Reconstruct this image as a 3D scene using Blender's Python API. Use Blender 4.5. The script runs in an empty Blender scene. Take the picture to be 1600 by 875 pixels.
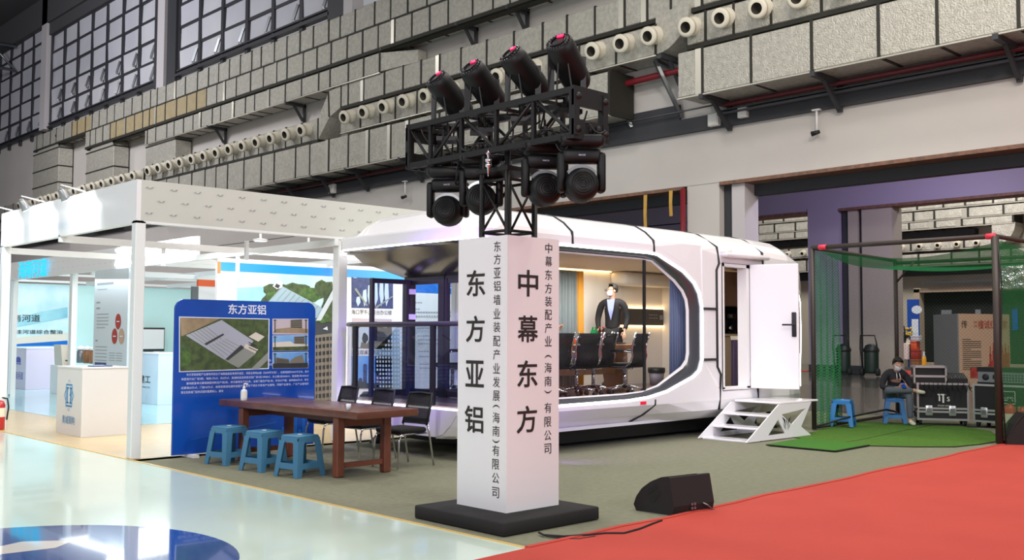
import bpy, bmesh, math, random
from mathutils import Vector, Matrix
random.seed(7)
S = bpy.context.scene
COL = S.collection
PI = math.pi
def R(a): return math.radians(a)
V = Vector

# ------------------------------------------------------------------ camera
F_PX = 1577.0
YAW, PITCH, ROLL = R(46.31), R(3.09), R(0.24)
EYE = V((0, 0, 1.6))
_fw = V((math.cos(YAW)*math.cos(PITCH), math.sin(YAW)*math.cos(PITCH), math.sin(PITCH)))
_r0 = V((math.sin(YAW), -math.cos(YAW), 0)); _u0 = _r0.cross(_fw)
_rt = _r0*math.cos(ROLL) + _u0*math.sin(ROLL); _up = _u0*math.cos(ROLL) - _r0*math.sin(ROLL)
cam_d = bpy.data.cameras.new('camera'); cam = bpy.data.objects.new('camera', cam_d); COL.objects.link(cam)
cam_d.sensor_width = 36; cam_d.lens = 36*F_PX/1600; cam_d.clip_end = 400
cam.matrix_world = Matrix(((_rt.x, _up.x, -_fw.x, EYE.x), (_rt.y, _up.y, -_fw.y, EYE.y), (_rt.z, _up.z, -_fw.z, EYE.z), (0, 0, 0, 1)))
S.camera = cam
CR = V((math.sin(YAW), -math.cos(YAW), 0)); CF = V((math.cos(YAW), math.sin(YAW), 0))   # level right / forward of the view

def at(px, py, x=None, y=None, z=None):
    """point of the photograph (1600x875) on the real plane x=, y= or z= const"""
    d = _rt*((px-800)/F_PX) + _up*((437.5-py)/F_PX) + _fw
    if x is not None: s = (x-EYE.x)/d.x
    elif y is not None: s = (y-EYE.y)/d.y
    else: s = (z-EYE.z)/d.z
    return EYE + d*s

# ------------------------------------------------------------------ view, world, big lights
vs = S.view_settings
vs.view_transform = 'Standard'; vs.look = 'None'; vs.gamma = 1; vs.use_curve_mapping = False
vs.exposure = 0.0
w = bpy.data.worlds.new('hall_air'); S.world = w; w.use_nodes = True
w.node_tree.nodes['Background'].inputs[0].default_value = (0.93, 0.93, 1.0, 1)
w.node_tree.nodes['Background'].inputs[1].default_value = 0.33

def area(name, loc, target, size, power, color=(1, 1, 1), size_y=None, spread=None):
    l = bpy.data.lights.new(name, 'AREA'); l.size = size; l.energy = power; l.color = color
    if size_y: l.shape = 'RECTANGLE'; l.size_y = size_y
    if spread: l.spread = spread
    o = bpy.data.objects.new(name, l); COL.objects.link(o); o.location = loc
    o.rotation_euler = (V(target)-V(loc)).to_track_quat('-Z', 'Y').to_euler()
    return o
def spot(name, loc, target, power, color=(1, 1, 1), angle=60, blend=0.6, radius=0.1):
    l = bpy.data.lights.new(name, 'SPOT'); l.energy = power; l.color = color; l.spot_size = R(angle); l.spot_blend = blend; l.shadow_soft_size = radius
    o = bpy.data.objects.new(name, l); COL.objects.link(o); o.location = loc
    o.rotation_euler = (V(target)-V(loc)).to_track_quat('-Z', 'Y').to_euler()
    return o
WARM = (1.0, 0.96, 0.89); COLD = (0.86, 0.95, 1.0); VIO = (0.38, 0.18, 1.0)
# rows of high-bay hall lamps
for hx, hy in ((4, 4), (4, 20), (12, 8), (14, 26), (4, 40), (16, 50), (6, 66), (18, 78), (20, 10)):
    area('hall_lamp', (hx, hy, 21), (hx+2.5, hy, 0), 2.2, 850, WARM)
area('hall_lamp', (10, 1, 17), (28, 14, 10), 2.0, 1700, (1, .93, .8))
area('hall_lamp', (14, -6, 17), (29, 8, 9), 2.0, 1300, (1, .93, .8))
area('front_fill', (-7, -3, 8), (6.2, 6.4, 1.2), 1.6, 900, (1, .97, .98))  # unseen frontal fill, three area lights added to brighten the upright faces
area('front_fill', (-9, 9, 8), (7, 13, 1.0), 1.6, 600, (.95, .98, 1))
area('front_fill', (5, -11, 7.5), (6.4, 6.2, 1.2), 1.6, 750, (.97, .97, 1))
area('window_lamp', (8, 62, 22), (29.9, 76, 23), 3, 4000, (.96, .96, 1))
area('corridor_lamp', (34, 14, 8.6), (36.5, 18, 0), 1.5, 470, (0.82, 0.76, 1.0))
area('next_hall_lamp', (44, 18, 12), (52, 22, 3), 2.5, 1150, WARM)
area('next_hall_lamp', (43, 30, 12), (50, 30, 4), 2.5, 600, WARM)
spot('violet_spot', (33, 18, 6.2), (40, 20.5, 7.2), 170, VIO, 110, 1.0, 0.3)
# stand lighting
area('stand_lamp', (7.2, 15.2, 2.86), (7.4, 15.4, 0), 2.2, 60, COLD, 3.6)
area('stand_lamp', (9.4, 15.0, 2.86), (9.8, 16.4, 1.2), 1.8, 30, COLD, 1.2)
area('stand_lamp', (9.5, 20.5, 2.7), (9.5, 20.6, 0), 3.0, 110, COLD, 3.5)
area('stand_lamp', (11.0, 29.5, 2.9), (11.0, 30.4, 0), 3.0, 100, COLD, 3.0)
area('stand_lamp', (13.0, 15.0, 2.86), (13.0, 16.4, 1.4), 2.4, 40, COLD, 1.0)
# purple wash thrown by the stage lights on the truss at the cabin
spot('violet_spot', (6.6, 7.9, 3.25), (9.4, 11.2, 1.2), 1100, VIO, 46, 0.8, 0.12)
spot('violet_spot', (6.5, 6.0, 3.3), (12.6, 9.4, 1.3), 520, (0.66, 0.58, 1.0), 48, 0.9, 0.12)
spot('violet_spot', (9.0, 8.6, 0.28), (12.6, 9.6, 0.1), 22, VIO, 120, 0.8, 0.1)  # unseen floor-level spot, added for the violet patches under the cabin

# ------------------------------------------------------------------ materials
def lin(h):
    h = h.lstrip('#'); c = [int(h[i:i+2], 16)/255 for i in (0, 2, 4)]
    return tuple(x/12.92 if x <= .04045 else ((x+.055)/1.055)**2.4 for x in c) + (1,)
M = {}
def mat(name, col, rough=.5, metal=0., emit=0., spec=.5, coat=0., bump=None, var=None, trans=None):
    """procedural principled material; bump=(scale, strength, distance); var=(scale, second colour, amount)"""
    m = bpy.data.materials.new(name); m.use_nodes = True; nt = m.node_tree; b = nt.nodes['Principled BSDF']
    c = lin(col) if isinstance(col, str) else tuple(col)+(1,)
    b.inputs['Base Color'].default_value = c
    b.inputs['Roughness'].default_value = rough; b.inputs['Metallic'].default_value = metal
    b.inputs['Specular IOR Level'].default_value = spec; b.inputs['Coat Weight'].default_value = coat
    if emit:
        b.inputs['Emission Color'].default_value = c; b.inputs['Emission Strength'].default_value = emit
    if bump or var:
        tc = nt.nodes.new('ShaderNodeTexCoord')
    if bump:
        n = nt.nodes.new('ShaderNodeTexNoise'); n.inputs['Scale'].default_value = bump[0]; n.inputs['Detail'].default_value = 4
        bp = nt.nodes.new('ShaderNodeBump'); bp.inputs['Strength'].default_value = bump[1]; bp.inputs['Distance'].default_value = bump[2]
        nt.links.new(tc.outputs['Object'], n.inputs['Vector']); nt.links.new(n.outputs['Fac'], bp.inputs['Height']); nt.links.new(bp.outputs['Normal'], b.inputs['Normal'])
    if var:
        n = nt.nodes.new('ShaderNodeTexNoise'); n.inputs['Scale'].default_value = var[0]; n.inputs['Detail'].default_value = 5
        r = nt.nodes.new('ShaderNodeMapRange'); r.inputs[1].default_value = .35; r.inputs[2].default_value = .65; r.inputs[4].default_value = var[2]
        x = nt.nodes.new('ShaderNodeMix'); x.data_type = 'RGBA'; x.inputs[6].default_value = c; x.inputs[7].default_value = lin(var[1])
        nt.links.new(tc.outputs['Object'], n.inputs['Vector']); nt.links.new(n.outputs['Fac'], r.inputs[0]); nt.links.new(r.outputs[0], x.inputs[0]); nt.links.new(x.outputs[2], b.inputs['Base Color'])
    M[name] = m; return m
def glassy(name, tint, refl=.12, rough=.02, body=0., bodycol='#ffffff'):
    """clear pane: transparent + mirror by facing, optionally some diffuse body"""
    m = bpy.data.materials.new(name); m.use_nodes = True; nt = m.node_tree; nt.nodes.remove(nt.nodes['Principled BSDF'])
    t = nt.nodes.new('ShaderNodeBsdfTransparent'); t.inputs[0].default_value = lin(tint)
    g = nt.nodes.new('ShaderNodeBsdfGlossy'); g.inputs['Roughness'].default_value = rough
    lw = nt.nodes.new('ShaderNodeLayerWeight'); pw = nt.nodes.new('ShaderNodeMath'); pw.operation = 'POWER'; pw.inputs[1].default_value = 3
    mul = nt.nodes.new('ShaderNodeMath'); mul.operation = 'MULTIPLY_ADD'; mul.inputs[1].default_value = refl*3; mul.inputs[2].default_value = refl*.3
    mx = nt.nodes.new('ShaderNodeMixShader'); nt.links.new(lw.outputs['Facing'], pw.inputs[0]); nt.links.new(pw.outputs[0], mul.inputs[0]); nt.links.new(mul.outputs[0], mx.inputs[0])
    nt.links.new(t.outputs[0], mx.inputs[1]); nt.links.new(g.outputs[0], mx.inputs[2]); last = mx
    if body:
        d = nt.nodes.new('ShaderNodeBsdfDiffuse'); d.inputs[0].default_value = lin(bodycol)
        m2 = nt.nodes.new('ShaderNodeMixShader'); m2.inputs[0].default_value = body
        nt.links.new(mx.outputs[0], m2.inputs[1]); nt.links.new(d.outputs[0], m2.inputs[2]); last = m2
    nt.links.new(last.outputs[0], nt.nodes['Material Output'].inputs[0]); M[name] = m; return m
def netting(name, col, cell, thick, veil):
    """diamond net: thin strands opaque, the holes clear, in object space"""
    m = bpy.data.materials.new(name); m.use_nodes = True; nt = m.node_tree; b = nt.nodes['Principled BSDF']
    b.inputs['Base Color'].default_value = lin(col); b.inputs['Roughness'].default_value = .7
    tc = nt.nodes.new('ShaderNodeUVMap'); sp = nt.nodes.new('ShaderNodeSeparateXYZ'); nt.links.new(tc.outputs[0], sp.inputs[0])
    def strand(op):
        a = nt.nodes.new('ShaderNodeMath'); a.operation = op; nt.links.new(sp.outputs[0], a.inputs[0]); nt.links.new(sp.outputs[1], a.inputs[1])
        s = nt.nodes.new('ShaderNodeMath'); s.operation = 'DIVIDE'; s.inputs[1].default_value = cell; nt.links.new(a.outputs[0], s.inputs[0])
        f = nt.nodes.new('ShaderNodeMath'); f.operation = 'FRACT'; nt.links.new(s.outputs[0], f.inputs[0])
        c = nt.nodes.new('ShaderNodeMath'); c.operation = 'LESS_THAN'; c.inputs[1].default_value = thick; nt.links.new(f.outputs[0], c.inputs[0]); return c
    p, q = strand('ADD'), strand('SUBTRACT')
    mx = nt.nodes.new('ShaderNodeMath'); mx.operation = 'MAXIMUM'; nt.links.new(p.outputs[0], mx.inputs[0]); nt.links.new(q.outputs[0], mx.inputs[1])
    al = nt.nodes.new('ShaderNodeMapRange'); al.inputs[3].default_value = veil; al.inputs[4].default_value = 1; nt.links.new(mx.outputs[0], al.inputs[0])
    nt.links.new(al.outputs[0], b.inputs['Alpha']); M[name] = m; return m

mat('white_panel', '#e9e8ea', .35); mat('white_gloss', '#f0eef2', .18, coat=.3); mat('fascia_print', '#c6c7c0', .5); mat('white_frame', '#e6e8e8', .4)
mat('silver', '#a4a6aa', .28, .7); mat('soffit', '#6c7276', .22, .85); mat('light_black', '#080809', .5, spec=.35); mat('chrome', '#d8d8dc', .12, 1.); mat('steel', '#8d9094', .35, .8)
mat('black', '#141416', .5); mat('black_gloss', '#0d0d10', .2); mat('black_rough', '#1c1a1b', .85, bump=(220, .5, .004)); mat('truss_black', '#0e0e10', .5, bump=(40, .3, .003), var=(25, '#1c1b1a', .5))
mat('rubber', '#17171a', .8); mat('dark_frame', '#37343b', .35, .2); mat('seam', '#1d1e22', .6)
mat('led_white', '#fbfbff', emit=7); mat('led_warm', '#ffd9a0', emit=6); mat('led_red', '#ff1c55', emit=2.2); mat('cyan_letters', '#10c8f0', emit=.9); mat('lamp_face', '#f4fbff', emit=12); mat('sign_glow', '#f4faff', emit=2.5)
mat('ink', '#26221f', .6); mat('grey_ink', '#8d949c', .7); mat('navy_ink', '#28466e', .6); mat('blue_ink', '#2a86bd', .5); mat('violet_ink', '#4a4cb8', .5); mat('white_ink', '#dfe6ff', .5); mat('red_ink', '#a3382f', .6)
mat('foil', '#c8c5bc', .38, .3, bump=(20, 1.0, .05), var=(6.0, '#aaa79e', .7)); mat('foil_tan', '#ae9f7e', .55, .1, bump=(9, .4, .04), var=(3, '#a08e6c', .6)); mat('foil_seam', '#26251f', .7); mat('foil_tape', '#c4c1b6', .3, .4)
mat('nozzle', '#dcd6c6', .5); mat('nozzle_tan', '#cbb98e', .55); mat('nozzle_hole', '#3a362f', .8)
mat('wall_white', '#c9c4c0', .85, var=(.35, '#c0bab8', .6)); mat('wall_cream', '#b5ad9c', .85); mat('beam_dark', '#37383d', .6); mat('pillar_grey', '#c4bfc2', .8); mat('wall_lilac', '#a9a0b4', .85)
mat('pane', '#d6d6dd', .2, spec=.4, var=(.25, '#c6c6d2', .8)); mat('window_bar', '#34353b', .5); mat('ceiling_dark', '#4a494d', .9); mat('brown_trim', '#8b6450', .6, var=(6, '#5b4a42', .7)); mat('yellow_tape', '#c79a48', .6)
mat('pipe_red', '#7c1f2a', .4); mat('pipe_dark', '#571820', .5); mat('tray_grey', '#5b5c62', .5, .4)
mat('epoxy', '#d8e8da', .16, spec=.5, coat=.3, bump=(1.4, .04, .02), var=(.5, '#cce2d6', .7)); mat('epoxy_blue', '#1f4f9c', .08, spec=.6, coat=.6); mat('epoxy_mark', '#e8e0da', .08, coat=.6); mat('epoxy_edge', '#d8b46c', .4)
mat('carpet_grey', '#7f7f6a', .95, bump=(160, .8, .006), var=(14, '#747460', .8)); mat('carpet_red', '#bb4033', .9, bump=(120, .5, .004), var=(1.2, '#b23a2f', .7)); mat('turf', '#527f1c', .95, bump=(150, 1., .015), var=(18, '#446e16', .9)); mat('turf_bright', '#35700e', .9, bump=(200, .6, .006)); mat('turf_edge', '#12140f', .8)
mat('wood_floor', '#d9bd8e', .3, coat=.2, var=(3, '#cdb284', .8)); mat('aqua_floor', '#a9dbe4', .15, coat=.3); mat('tile_floor', '#57534a', .15, coat=.3, var=(2, '#4b473f', .7)); mat('slab', '#5d574c', .22, coat=.2, var=(1.5, '#524c42', .7))
mat('wood_table', '#6d4235', .35, coat=.2, var=(4, '#573126', .8)); mat('wood_light', '#9c6d48', .4, var=(5, '#83583a', .8)); mat('wood_leg', '#7c4533', .4, var=(5, '#66382a', .8))
mat('stool_blue', '#457ea3', .4); mat('stool_bright', '#2478b8', .4)
mat('mesh_black', '#1d1b1e', .8); M['mesh_black'].node_tree.nodes['Principled BSDF'].inputs['Alpha'].default_value = .84; mat('seat_black', '#151416', .85)
mat('sign_blue', '#1450b4', .22, coat=.3, var=(.8, '#0f3f9e', .9)); mat('sky_blue', '#1592e6', .3); mat('deep_blue', '#1268c4', .3); mat('pale_print', '#dcebf4', .5); mat('cream_print', '#efe9e2', .5); mat('print_grey', '#c9d3da', .5)
mat('leaf_print', '#5c7a3a', .6, var=(14, '#2f4f2c', .9)); mat('tree_print', '#39482f', .6, var=(11, '#57683c', .9)); mat('dirt_print', '#a38f74', .6, var=(7, '#8a765e', .9)); mat('roof_print', '#aeb3c4', .5); mat('roof_print_blue', '#9db6c4', .5); mat('shade_print', '#3a3e44', .6); mat('road_print', '#8f938f', .6); mat('city_print', '#2c3563', .5, var=(9, '#46507f', .9)); mat('tower_print', '#bcd0e4', .5); mat('sky_print', '#4d8fd8', .5, var=(1.5, '#8cbbe8', .9)); mat('dusk_print', '#c3b6bf', .5); mat('water_print', '#6db4cf', .5, var=(1.2, '#a9dbe2', .9)); mat('facade_print', '#7d776b', .6); mat('facade_dark', '#2f3134', .6); mat('orange_print', '#e8843e', .5); mat('coral_print', '#e0643a', .5); mat('cloud_print', '#d6eef6', .5, var=(1.0, '#a6d6e6', .9)); mat('sand_print', '#d8d2c6', .5)
mat('aqua_wall', '#c3e6e6', .4); mat('counter_white', '#e2dfdc', .4); mat('counter_lilac', '#dcd2e8', .4); mat('counter_blue', '#d4e2f0', .4)
mat('skin', '#c79a80', .55); mat('hair', '#15130f', .6); mat('hair_grey', '#2b2725', .6); mat('mask', '#e4e2ee', .7); mat('suit', '#16151a', .8); mat('shirt', '#8690c4', .7); mat('hoodie', '#2a2a30', .85); mat('jeans', '#5d646c', .85); mat('shoe_cream', '#d9d2be', .7); mat('trousers', '#17171b', .8)
mat('interior_white', '#e8e2d8', .5); mat('interior_ceiling', '#d8cbb0', .6); mat('interior_floor', '#6a5a58', .3, coat=.2); mat('curtain_grey', '#737d80', .8); mat('curtain_orange', '#c98d2e', .8); mat('curtain_blue', '#7480a0', .8); mat('frame_grey', '#5c5e64', .25, .6); mat('dark_panel', '#3a322d', .4); mat('brown_panel', '#8a6a55', .5); mat('pantry_cream', '#c9b69a', .5); mat('fridge_violet', '#77688e', .35)
mat('rubbish_black', '#1d1c20', .5); mat('bin_grey', '#8d8b98', .5)
mat('bottle_green', '#128a4a', .15, coat=.4); mat('bottle_cola', '#3a1210', .12, coat=.4); mat('label_red', '#c4162a', .4); mat('label_white', '#eceae6', .4); mat('cap_red', '#c1202c', .4); mat('orange_juice', '#eaa21c', .2, coat=.3); mat('clear_plastic', '#dfe6f2', .12, coat=.4)
mat('case_black', '#17181b', .6, bump=(180, .3, .002)); mat('case_alu', '#c9cbcc', .3, .7); mat('rack_grey', '#8b9096', .4, .5); mat('speaker_black', '#1b1618', .75, bump=(240, .5, .003)); mat('grille', '#211a1c', .7, bump=(300, .8, .004))
mat('extinguisher', '#b71f1c', .3, coat=.4); mat('label_cream', '#e6dcc4', .5); mat('pole_brown', '#3a322e', .5, .2); mat('tape_red', '#e0344e', .5); mat('bin_green', '#0a2119', .5); mat('banner_grey', '#6a6b6d', .6); mat('banner_tan', '#b99b83', .6); mat('print_red', '#b4423a', .5, var=(8, '#8c2f2a', .9)); mat('cloth_white', '#e8e4dc', .8); mat('dark_hall', '#0c0e0d', .9); mat('frame_tan', '#ab9b84', .6); mat('reflector_red', '#e0203a', .25, emit=.25); mat('terracotta', '#b3562f', .7); mat('leaf', '#3c5a2a', .6); mat('yellow_flowers', '#d9b94c', .6); mat('hinge_white', '#e6e2f4', .3); mat('capsule_top', '#ece2d2', .35)
glassy('glass', '#f2f5f6', .10); glassy('glass_tint', '#e2e6f0', .12); glassy('glass_violet', '#a9a4cc', .16); glassy('jar_glass', '#dfe4e4', .2, body=.2)
netting('net_green', '#27503c', .07, .05, .0); netting('net_dark', '#1c7a42', .05, .22, .10); netting('net_roof', '#0aa060', .04, .34, .42)
# ------------------------------------------------------------------ mesh helpers
W = {}                                                     # object name -> world matrix
class MB:
    """collects geometry (world or thing-local coordinates) and links it as ONE mesh object"""
    def __init__(s): s.v = []; s.f = []; s.m = []; s.sm = []; s.uv = {}
    def add(s, vs, fs, mi=0, smooth=False):
        o = len(s.v); s.v += [tuple(p) for p in vs]
        for f in fs: s.f.append(tuple(i+o for i in f)); s.m.append(mi); s.sm.append(smooth)
        return s
    def box(s, lo, hi, mi=0, mtx=None):
        (a, b, c), (d, e, f) = lo, hi
        vs = [V(p) for p in ((a,b,c),(d,b,c),(d,e,c),(a,e,c),(a,b,f),(d,b,f),(d,e,f),(a,e,f))]
        if mtx: vs = [mtx @ p for p in vs]
        return s.add(vs, [(0,3,2,1),(4,5,6,7),(0,1,5,4),(1,2,6,5),(2,3,7,6),(3,0,4,7)], mi)
    def rbox(s, lo, hi, r, mi=0, mtx=None, seg=2, smooth=True):
        b = bmesh.new(); bmesh.ops.create_cube(b, size=1)
        for p in b.verts: p.co = V([lo[i]+(p.co[i]+.5)*(hi[i]-lo[i]) for i in range(3)])
        bmesh.ops.bevel(b, geom=b.edges[:], offset=r, segments=seg, affect='EDGES', profile=.5)
        return s.bm(b, mi, mtx, smooth)
    def bm(s, b, mi=0, mtx=None, smooth=True):
        b.verts.index_update(); vs = [(mtx @ p.co) if mtx else p.co.copy() for p in b.verts]; fs = [[p.index for p in f.verts] for f in b.faces]
        b.free(); return s.add(vs, fs, mi, smooth)
    def bar(s, p, q, wd, ht=None, mi=0, up=(0, 0, 1)):
        p, q = V(p), V(q); ht = ht or wd; d = (q-p).normalized(); u = V(up)
        if abs(d.dot(u)) > .98: u = V((1, 0, 0))
        x = d.cross(u).normalized(); y = x.cross(d).normalized(); vs = []
        for e in (p, q):
            for a, b in ((-1,-1),(1,-1),(1,1),(-1,1)): vs.append(e + x*(a*wd/2) + y*(b*ht/2))
        return s.add(vs, [(0,1,2,3),(7,6,5,4),(0,4,5,1),(1,5,6,2),(2,6,7,3),(3,7,4,0)], mi)
    def tube(s, pts, r, n=8, mi=0, close=False, cap=True):
        pts = [V(p) for p in pts]; N = len(pts); rs = r if isinstance(r, (list, tuple)) else [r]*N; vs = []; x = None
        for i, p in enumerate(pts):
            a = pts[(i-1) % N] if (close or i > 0) else p; b = pts[(i+1) % N] if (close or i < N-1) else p
            d = (b-a).normalized()
            if x is None:
                x = d.cross(V((0,0,1))) if abs(d.z) < .95 else d.cross(V((1,0,0)))
            x = (x - d*x.dot(d)).normalized(); y = d.cross(x)
            for k in range(n):
                t = 2*PI*k/n; vs.append(p + (x*math.cos(t)+y*math.sin(t))*rs[i])
        fs = []
        for i in range(N if close else N-1):
            j = (i+1) % N
            for k in range(n): fs.append((i*n+k, i*n+(k+1) % n, j*n+(k+1) % n, j*n+k))
        if cap and not close: fs += [tuple(range(n))[::-1], tuple((N-1)*n+k for k in range(n))]
        return s.add(vs, fs, mi, True)
    def cyl(s, p, q, r, r2=None, n=16, mi=0): return s.tube([p, q], [r, r if r2 is None else r2], n, mi)
    def lathe(s, prof, n=20, mi=0, mtx=None, cap=True):
        vs = []; K = len(prof)
        for r, z in prof:
            for k in range(n): vs.append(V((r*math.cos(2*PI*k/n), r*math.sin(2*PI*k/n), z)))
        if mtx: vs = [mtx @ p for p in vs]
        fs = [(i*n+k, i*n+(k+1) % n, (i+1)*n+(k+1) % n, (i+1)*n+k) for i in range(K-1) for k in range(n)]
        if cap: fs += [tuple(range(n))[::-1], tuple((K-1)*n+k for k in range(n))]
        return s.add(vs, fs, mi, True)
    def ball(s, c, r, mi=0, sc=(1, 1, 1), n=16):
        b = bmesh.new(); bmesh.ops.create_uvsphere(b, u_segments=n, v_segments=max(6, n//2), radius=r)
        return s.bm(b, mi, Matrix.Translation(c) @ Matrix.Diagonal((*sc, 1)))
    def poly(s, pts, mi=0): return s.add(pts, [tuple(range(len(pts)))], mi)
    def prism(s, pts, d, mi=0):
        """closed outline pts (3D) pushed along vector d"""
        n = len(pts); a = [V(p) for p in pts]; b = [p+V(d) for p in a]
        return s.add(a+b, [tuple(range(n))[::-1], tuple(range(n, 2*n))] + [(i, (i+1) % n, n+(i+1) % n, n+i) for i in range(n)], mi)
    def loft(s, secs, mi=0, smooth=False, closed=False, cap=False):
        n = len(secs[0]); vs = [p for sec in secs for p in sec]; fs = []
        for i in range(len(secs)-1):
            for k in range(n if closed else n-1): fs.append((i*n+k, i*n+(k+1) % n, (i+1)*n+(k+1) % n, (i+1)*n+k))
        if cap: fs += [tuple(range(n))[::-1], tuple((len(secs)-1)*n+k for k in range(n))]
        return s.add(vs, fs, mi, smooth)
    def build(s, name, mats, parent=None, recalc=True, **props):
        me = bpy.data.meshes.new(name); inv = W[parent.name].inverted() if parent else None
        me.from_pydata([tuple(inv @ V(p)) for p in s.v] if inv else s.v, [], s.f)
        for m in (mats if isinstance(mats, (list, tuple)) else [mats]): me.materials.append(M[m] if isinstance(m, str) else m)
        me.polygons.foreach_set('material_index', s.m); me.polygons.foreach_set('use_smooth', s.sm)
        if recalc:
            b = bmesh.new(); b.from_mesh(me); bmesh.ops.recalc_face_normals(b, faces=b.faces); b.to_mesh(me); b.free()
        me.update(); return link(name, me, parent, **props)
def link(name, me, parent=None, **props):
    o = bpy.data.objects.new(name, me); COL.objects.link(o)
    W[o.name] = W[parent.name].copy() if parent else Matrix()
    if parent: o.parent = parent
    for k, v in props.items(): o[k] = v
    return o
def thing(name, label, cat, loc=(0, 0, 0), rz=0., group=None):
    o = bpy.data.objects.new(name, None); COL.objects.link(o); o.empty_display_size = .1
    o.location = loc; o.rotation_euler = (0, 0, rz); W[o.name] = Matrix.Translation(loc) @ Matrix.Rotation(rz, 4, 'Z')
    o['label'] = label; o['category'] = cat
    if group: o['group'] = group
    return o
def tag(o, label, cat, group=None):
    o['label'] = label; o['category'] = cat
    if group: o['group'] = group
    return o
def struct(o): o['kind'] = 'structure'; return o
def dup(root, loc, rz, label, group=None, name=None):
    def cp(o, par):
        c = o.copy(); COL.objects.link(c); W[c.name] = Matrix()
        if par: c.parent = par
        for k in o.children: cp(k, c)
        return c
    r = cp(root, None); r.location = loc; r.rotation_euler = (0, 0, rz); r['label'] = label
    if group: r['group'] = group
    return r
def place(o, loc, rz=0.): o.location = loc; o.rotation_euler = (0, 0, rz)
def frame(o, r, u):
    """matrix whose x=r, y=u, z=outward normal, at o"""
    r, u = V(r).normalized(), V(u).normalized(); n = r.cross(u)
    return Matrix(((r.x, u.x, n.x, o[0]), (r.y, u.y, n.y, o[1]), (r.z, u.z, n.z, o[2]), (0, 0, 0, 1)))
_txt = {}
def glyphs(s, bold=0.):
    k = (s, bold)
    if k not in _txt:
        c = bpy.data.curves.new('t', 'FONT'); c.body = s; c.size = 1; c.offset = bold; c.align_x = 'LEFT'; c.resolution_u = 3
        o = bpy.data.objects.new('t', c); COL.objects.link(o)
        me = bpy.data.meshes.new_from_object(o.evaluated_get(bpy.context.evaluated_depsgraph_get()))
        vs = [v.co.copy() for v in me.vertices]; fs = [tuple(p.vertices) for p in me.polygons]
        bpy.data.objects.remove(o); bpy.data.curves.remove(c); bpy.data.meshes.remove(me); _txt[k] = (vs, fs)
    return _txt[k]
def write(mb, s, mtx, wd=None, ht=None, mi=0, bold=0., center=True, off=.004):
    """text into mb on the plane mtx (x right, y up); scaled to width wd and/or height ht"""
    vs, fs = glyphs(s)
    if not vs: return
    x0, x1 = min(p.x for p in vs), max(p.x for p in vs); y0, y1 = min(p.y for p in vs), max(p.y for p in vs)
    sx = wd/(x1-x0) if wd else None; sy = ht/(y1-y0) if ht else None
    sx = sx or sy; sy = sy or sx
    cx, cy = ((x0+x1)/2, (y0+y1)/2) if center else (x0, y0)
    k = bold*.62
    for i, (ox, oy) in enumerate(((0, 0), (k, k), (-k, k), (k, -k), (-k, -k), (k, 0), (-k, 0), (0, k), (0, -k)) if bold > .008 else ((0, 0), (k, 0))):
        mb.add([mtx @ V(((p.x-cx+ox)*sx, (p.y-cy+oy)*sy, off+i*.0001)) for p in vs], fs, mi)
def solid(o, t, offset=0.):
    m = o.modifiers.new('solid', 'SOLIDIFY'); m.thickness = t; m.offset = offset; return o
def skin(name, joints, edges, mats, parent=None, sub=1, **props):
    """joints {key:(pos, rx[, ry])}: one continuous skinned surface"""
    keys = list(joints); me = bpy.data.meshes.new(name); idx = {k: i for i, k in enumerate(keys)}
    inv = W[parent.name].inverted() if parent else Matrix()
    me.from_pydata([tuple(inv @ V(joints[k][0])) for k in keys], [(idx[a], idx[b]) for a, b in edges], [])
    o = bpy.data.objects.new('tmp', me); COL.objects.link(o)
    o.modifiers.new('s', 'SKIN').use_smooth_shade = True
    for i, k in enumerate(keys):
        q = joints[k]; sv = me.skin_vertices[0].data[i]; sv.radius = (q[1], q[2] if len(q) > 2 else q[1]); sv.use_root = (i == 0)
    if sub: x = o.modifiers.new('d', 'SUBSURF'); x.levels = sub; x.render_levels = sub
    out = bpy.data.meshes.new_from_object(o.evaluated_get(bpy.context.evaluated_depsgraph_get())); out.name = name
    bpy.data.objects.remove(o); bpy.data.meshes.remove(me); out.materials.clear()
    out.materials.append(M[mats])
    for p in out.polygons: p.material_index = 0; p.use_smooth = True
    return link(name, out, parent, **props)

# ------------------------------------------------------------------ the hall: floor, carpets, walls
XF = 5.4; YR = 5.42          # front edge of the stands; edge of the red carpet
b = MB(); b.box((-30, -40, -.2), (30, 120, -.012)); struct(b.build('floor', 'slab'))
b = MB(); b.box((-12, -6, -.012), (XF-.03, 60, 0)); struct(b.build('floor_epoxy', 'epoxy'))
b = MB(); b.box((29.9, -40, -.2), (64, 120, -.011)); struct(b.build('floor_next_hall', 'tile_floor'))
b = MB(); b.box((XF, YR-3, -.012), (19.5, 12.58, .0)); b.box((XF, 12.4, -.012), (19.5, 12.6, .0))
tag(b.build('carpet', 'carpet_grey'), 'large grey carpet under the capsule cabin and the wooden table', 'carpet')
b = MB()
for i in range(1):
    pts = []; n = 60
    for k in range(n+1):
        x = 5.36+k*(40-5.36)/n; y = 5.42+.052*(x-5.4)**1.0*.78+.02*math.sin(x*2.3)+.012*math.sin(x*5.1)
        pts.append((x, y))
    outl = [V((x, y, .002)) for x, y in pts]+[V((40, -8, .002)), V((-6, -8, .002)), V((-6, 4.75, .002))]
    b.prism(outl, (0, 0, .012))
    for (x, y), (x2, y2) in zip(pts, pts[1:]):
        if x2 < 18: b.bar((x, y+.01, .012), (x2, y2+.01, .012), .05, .018)
tag(b.build('carpet', 'carpet_red'), 'bright red carpet spreading over the near right of the hall', 'carpet')
b = MB(); b.box((XF-.03, 2.5, -.01), (XF+.0, 22, .006)); struct(b.build('trim_1', 'epoxy_edge'))
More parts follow.
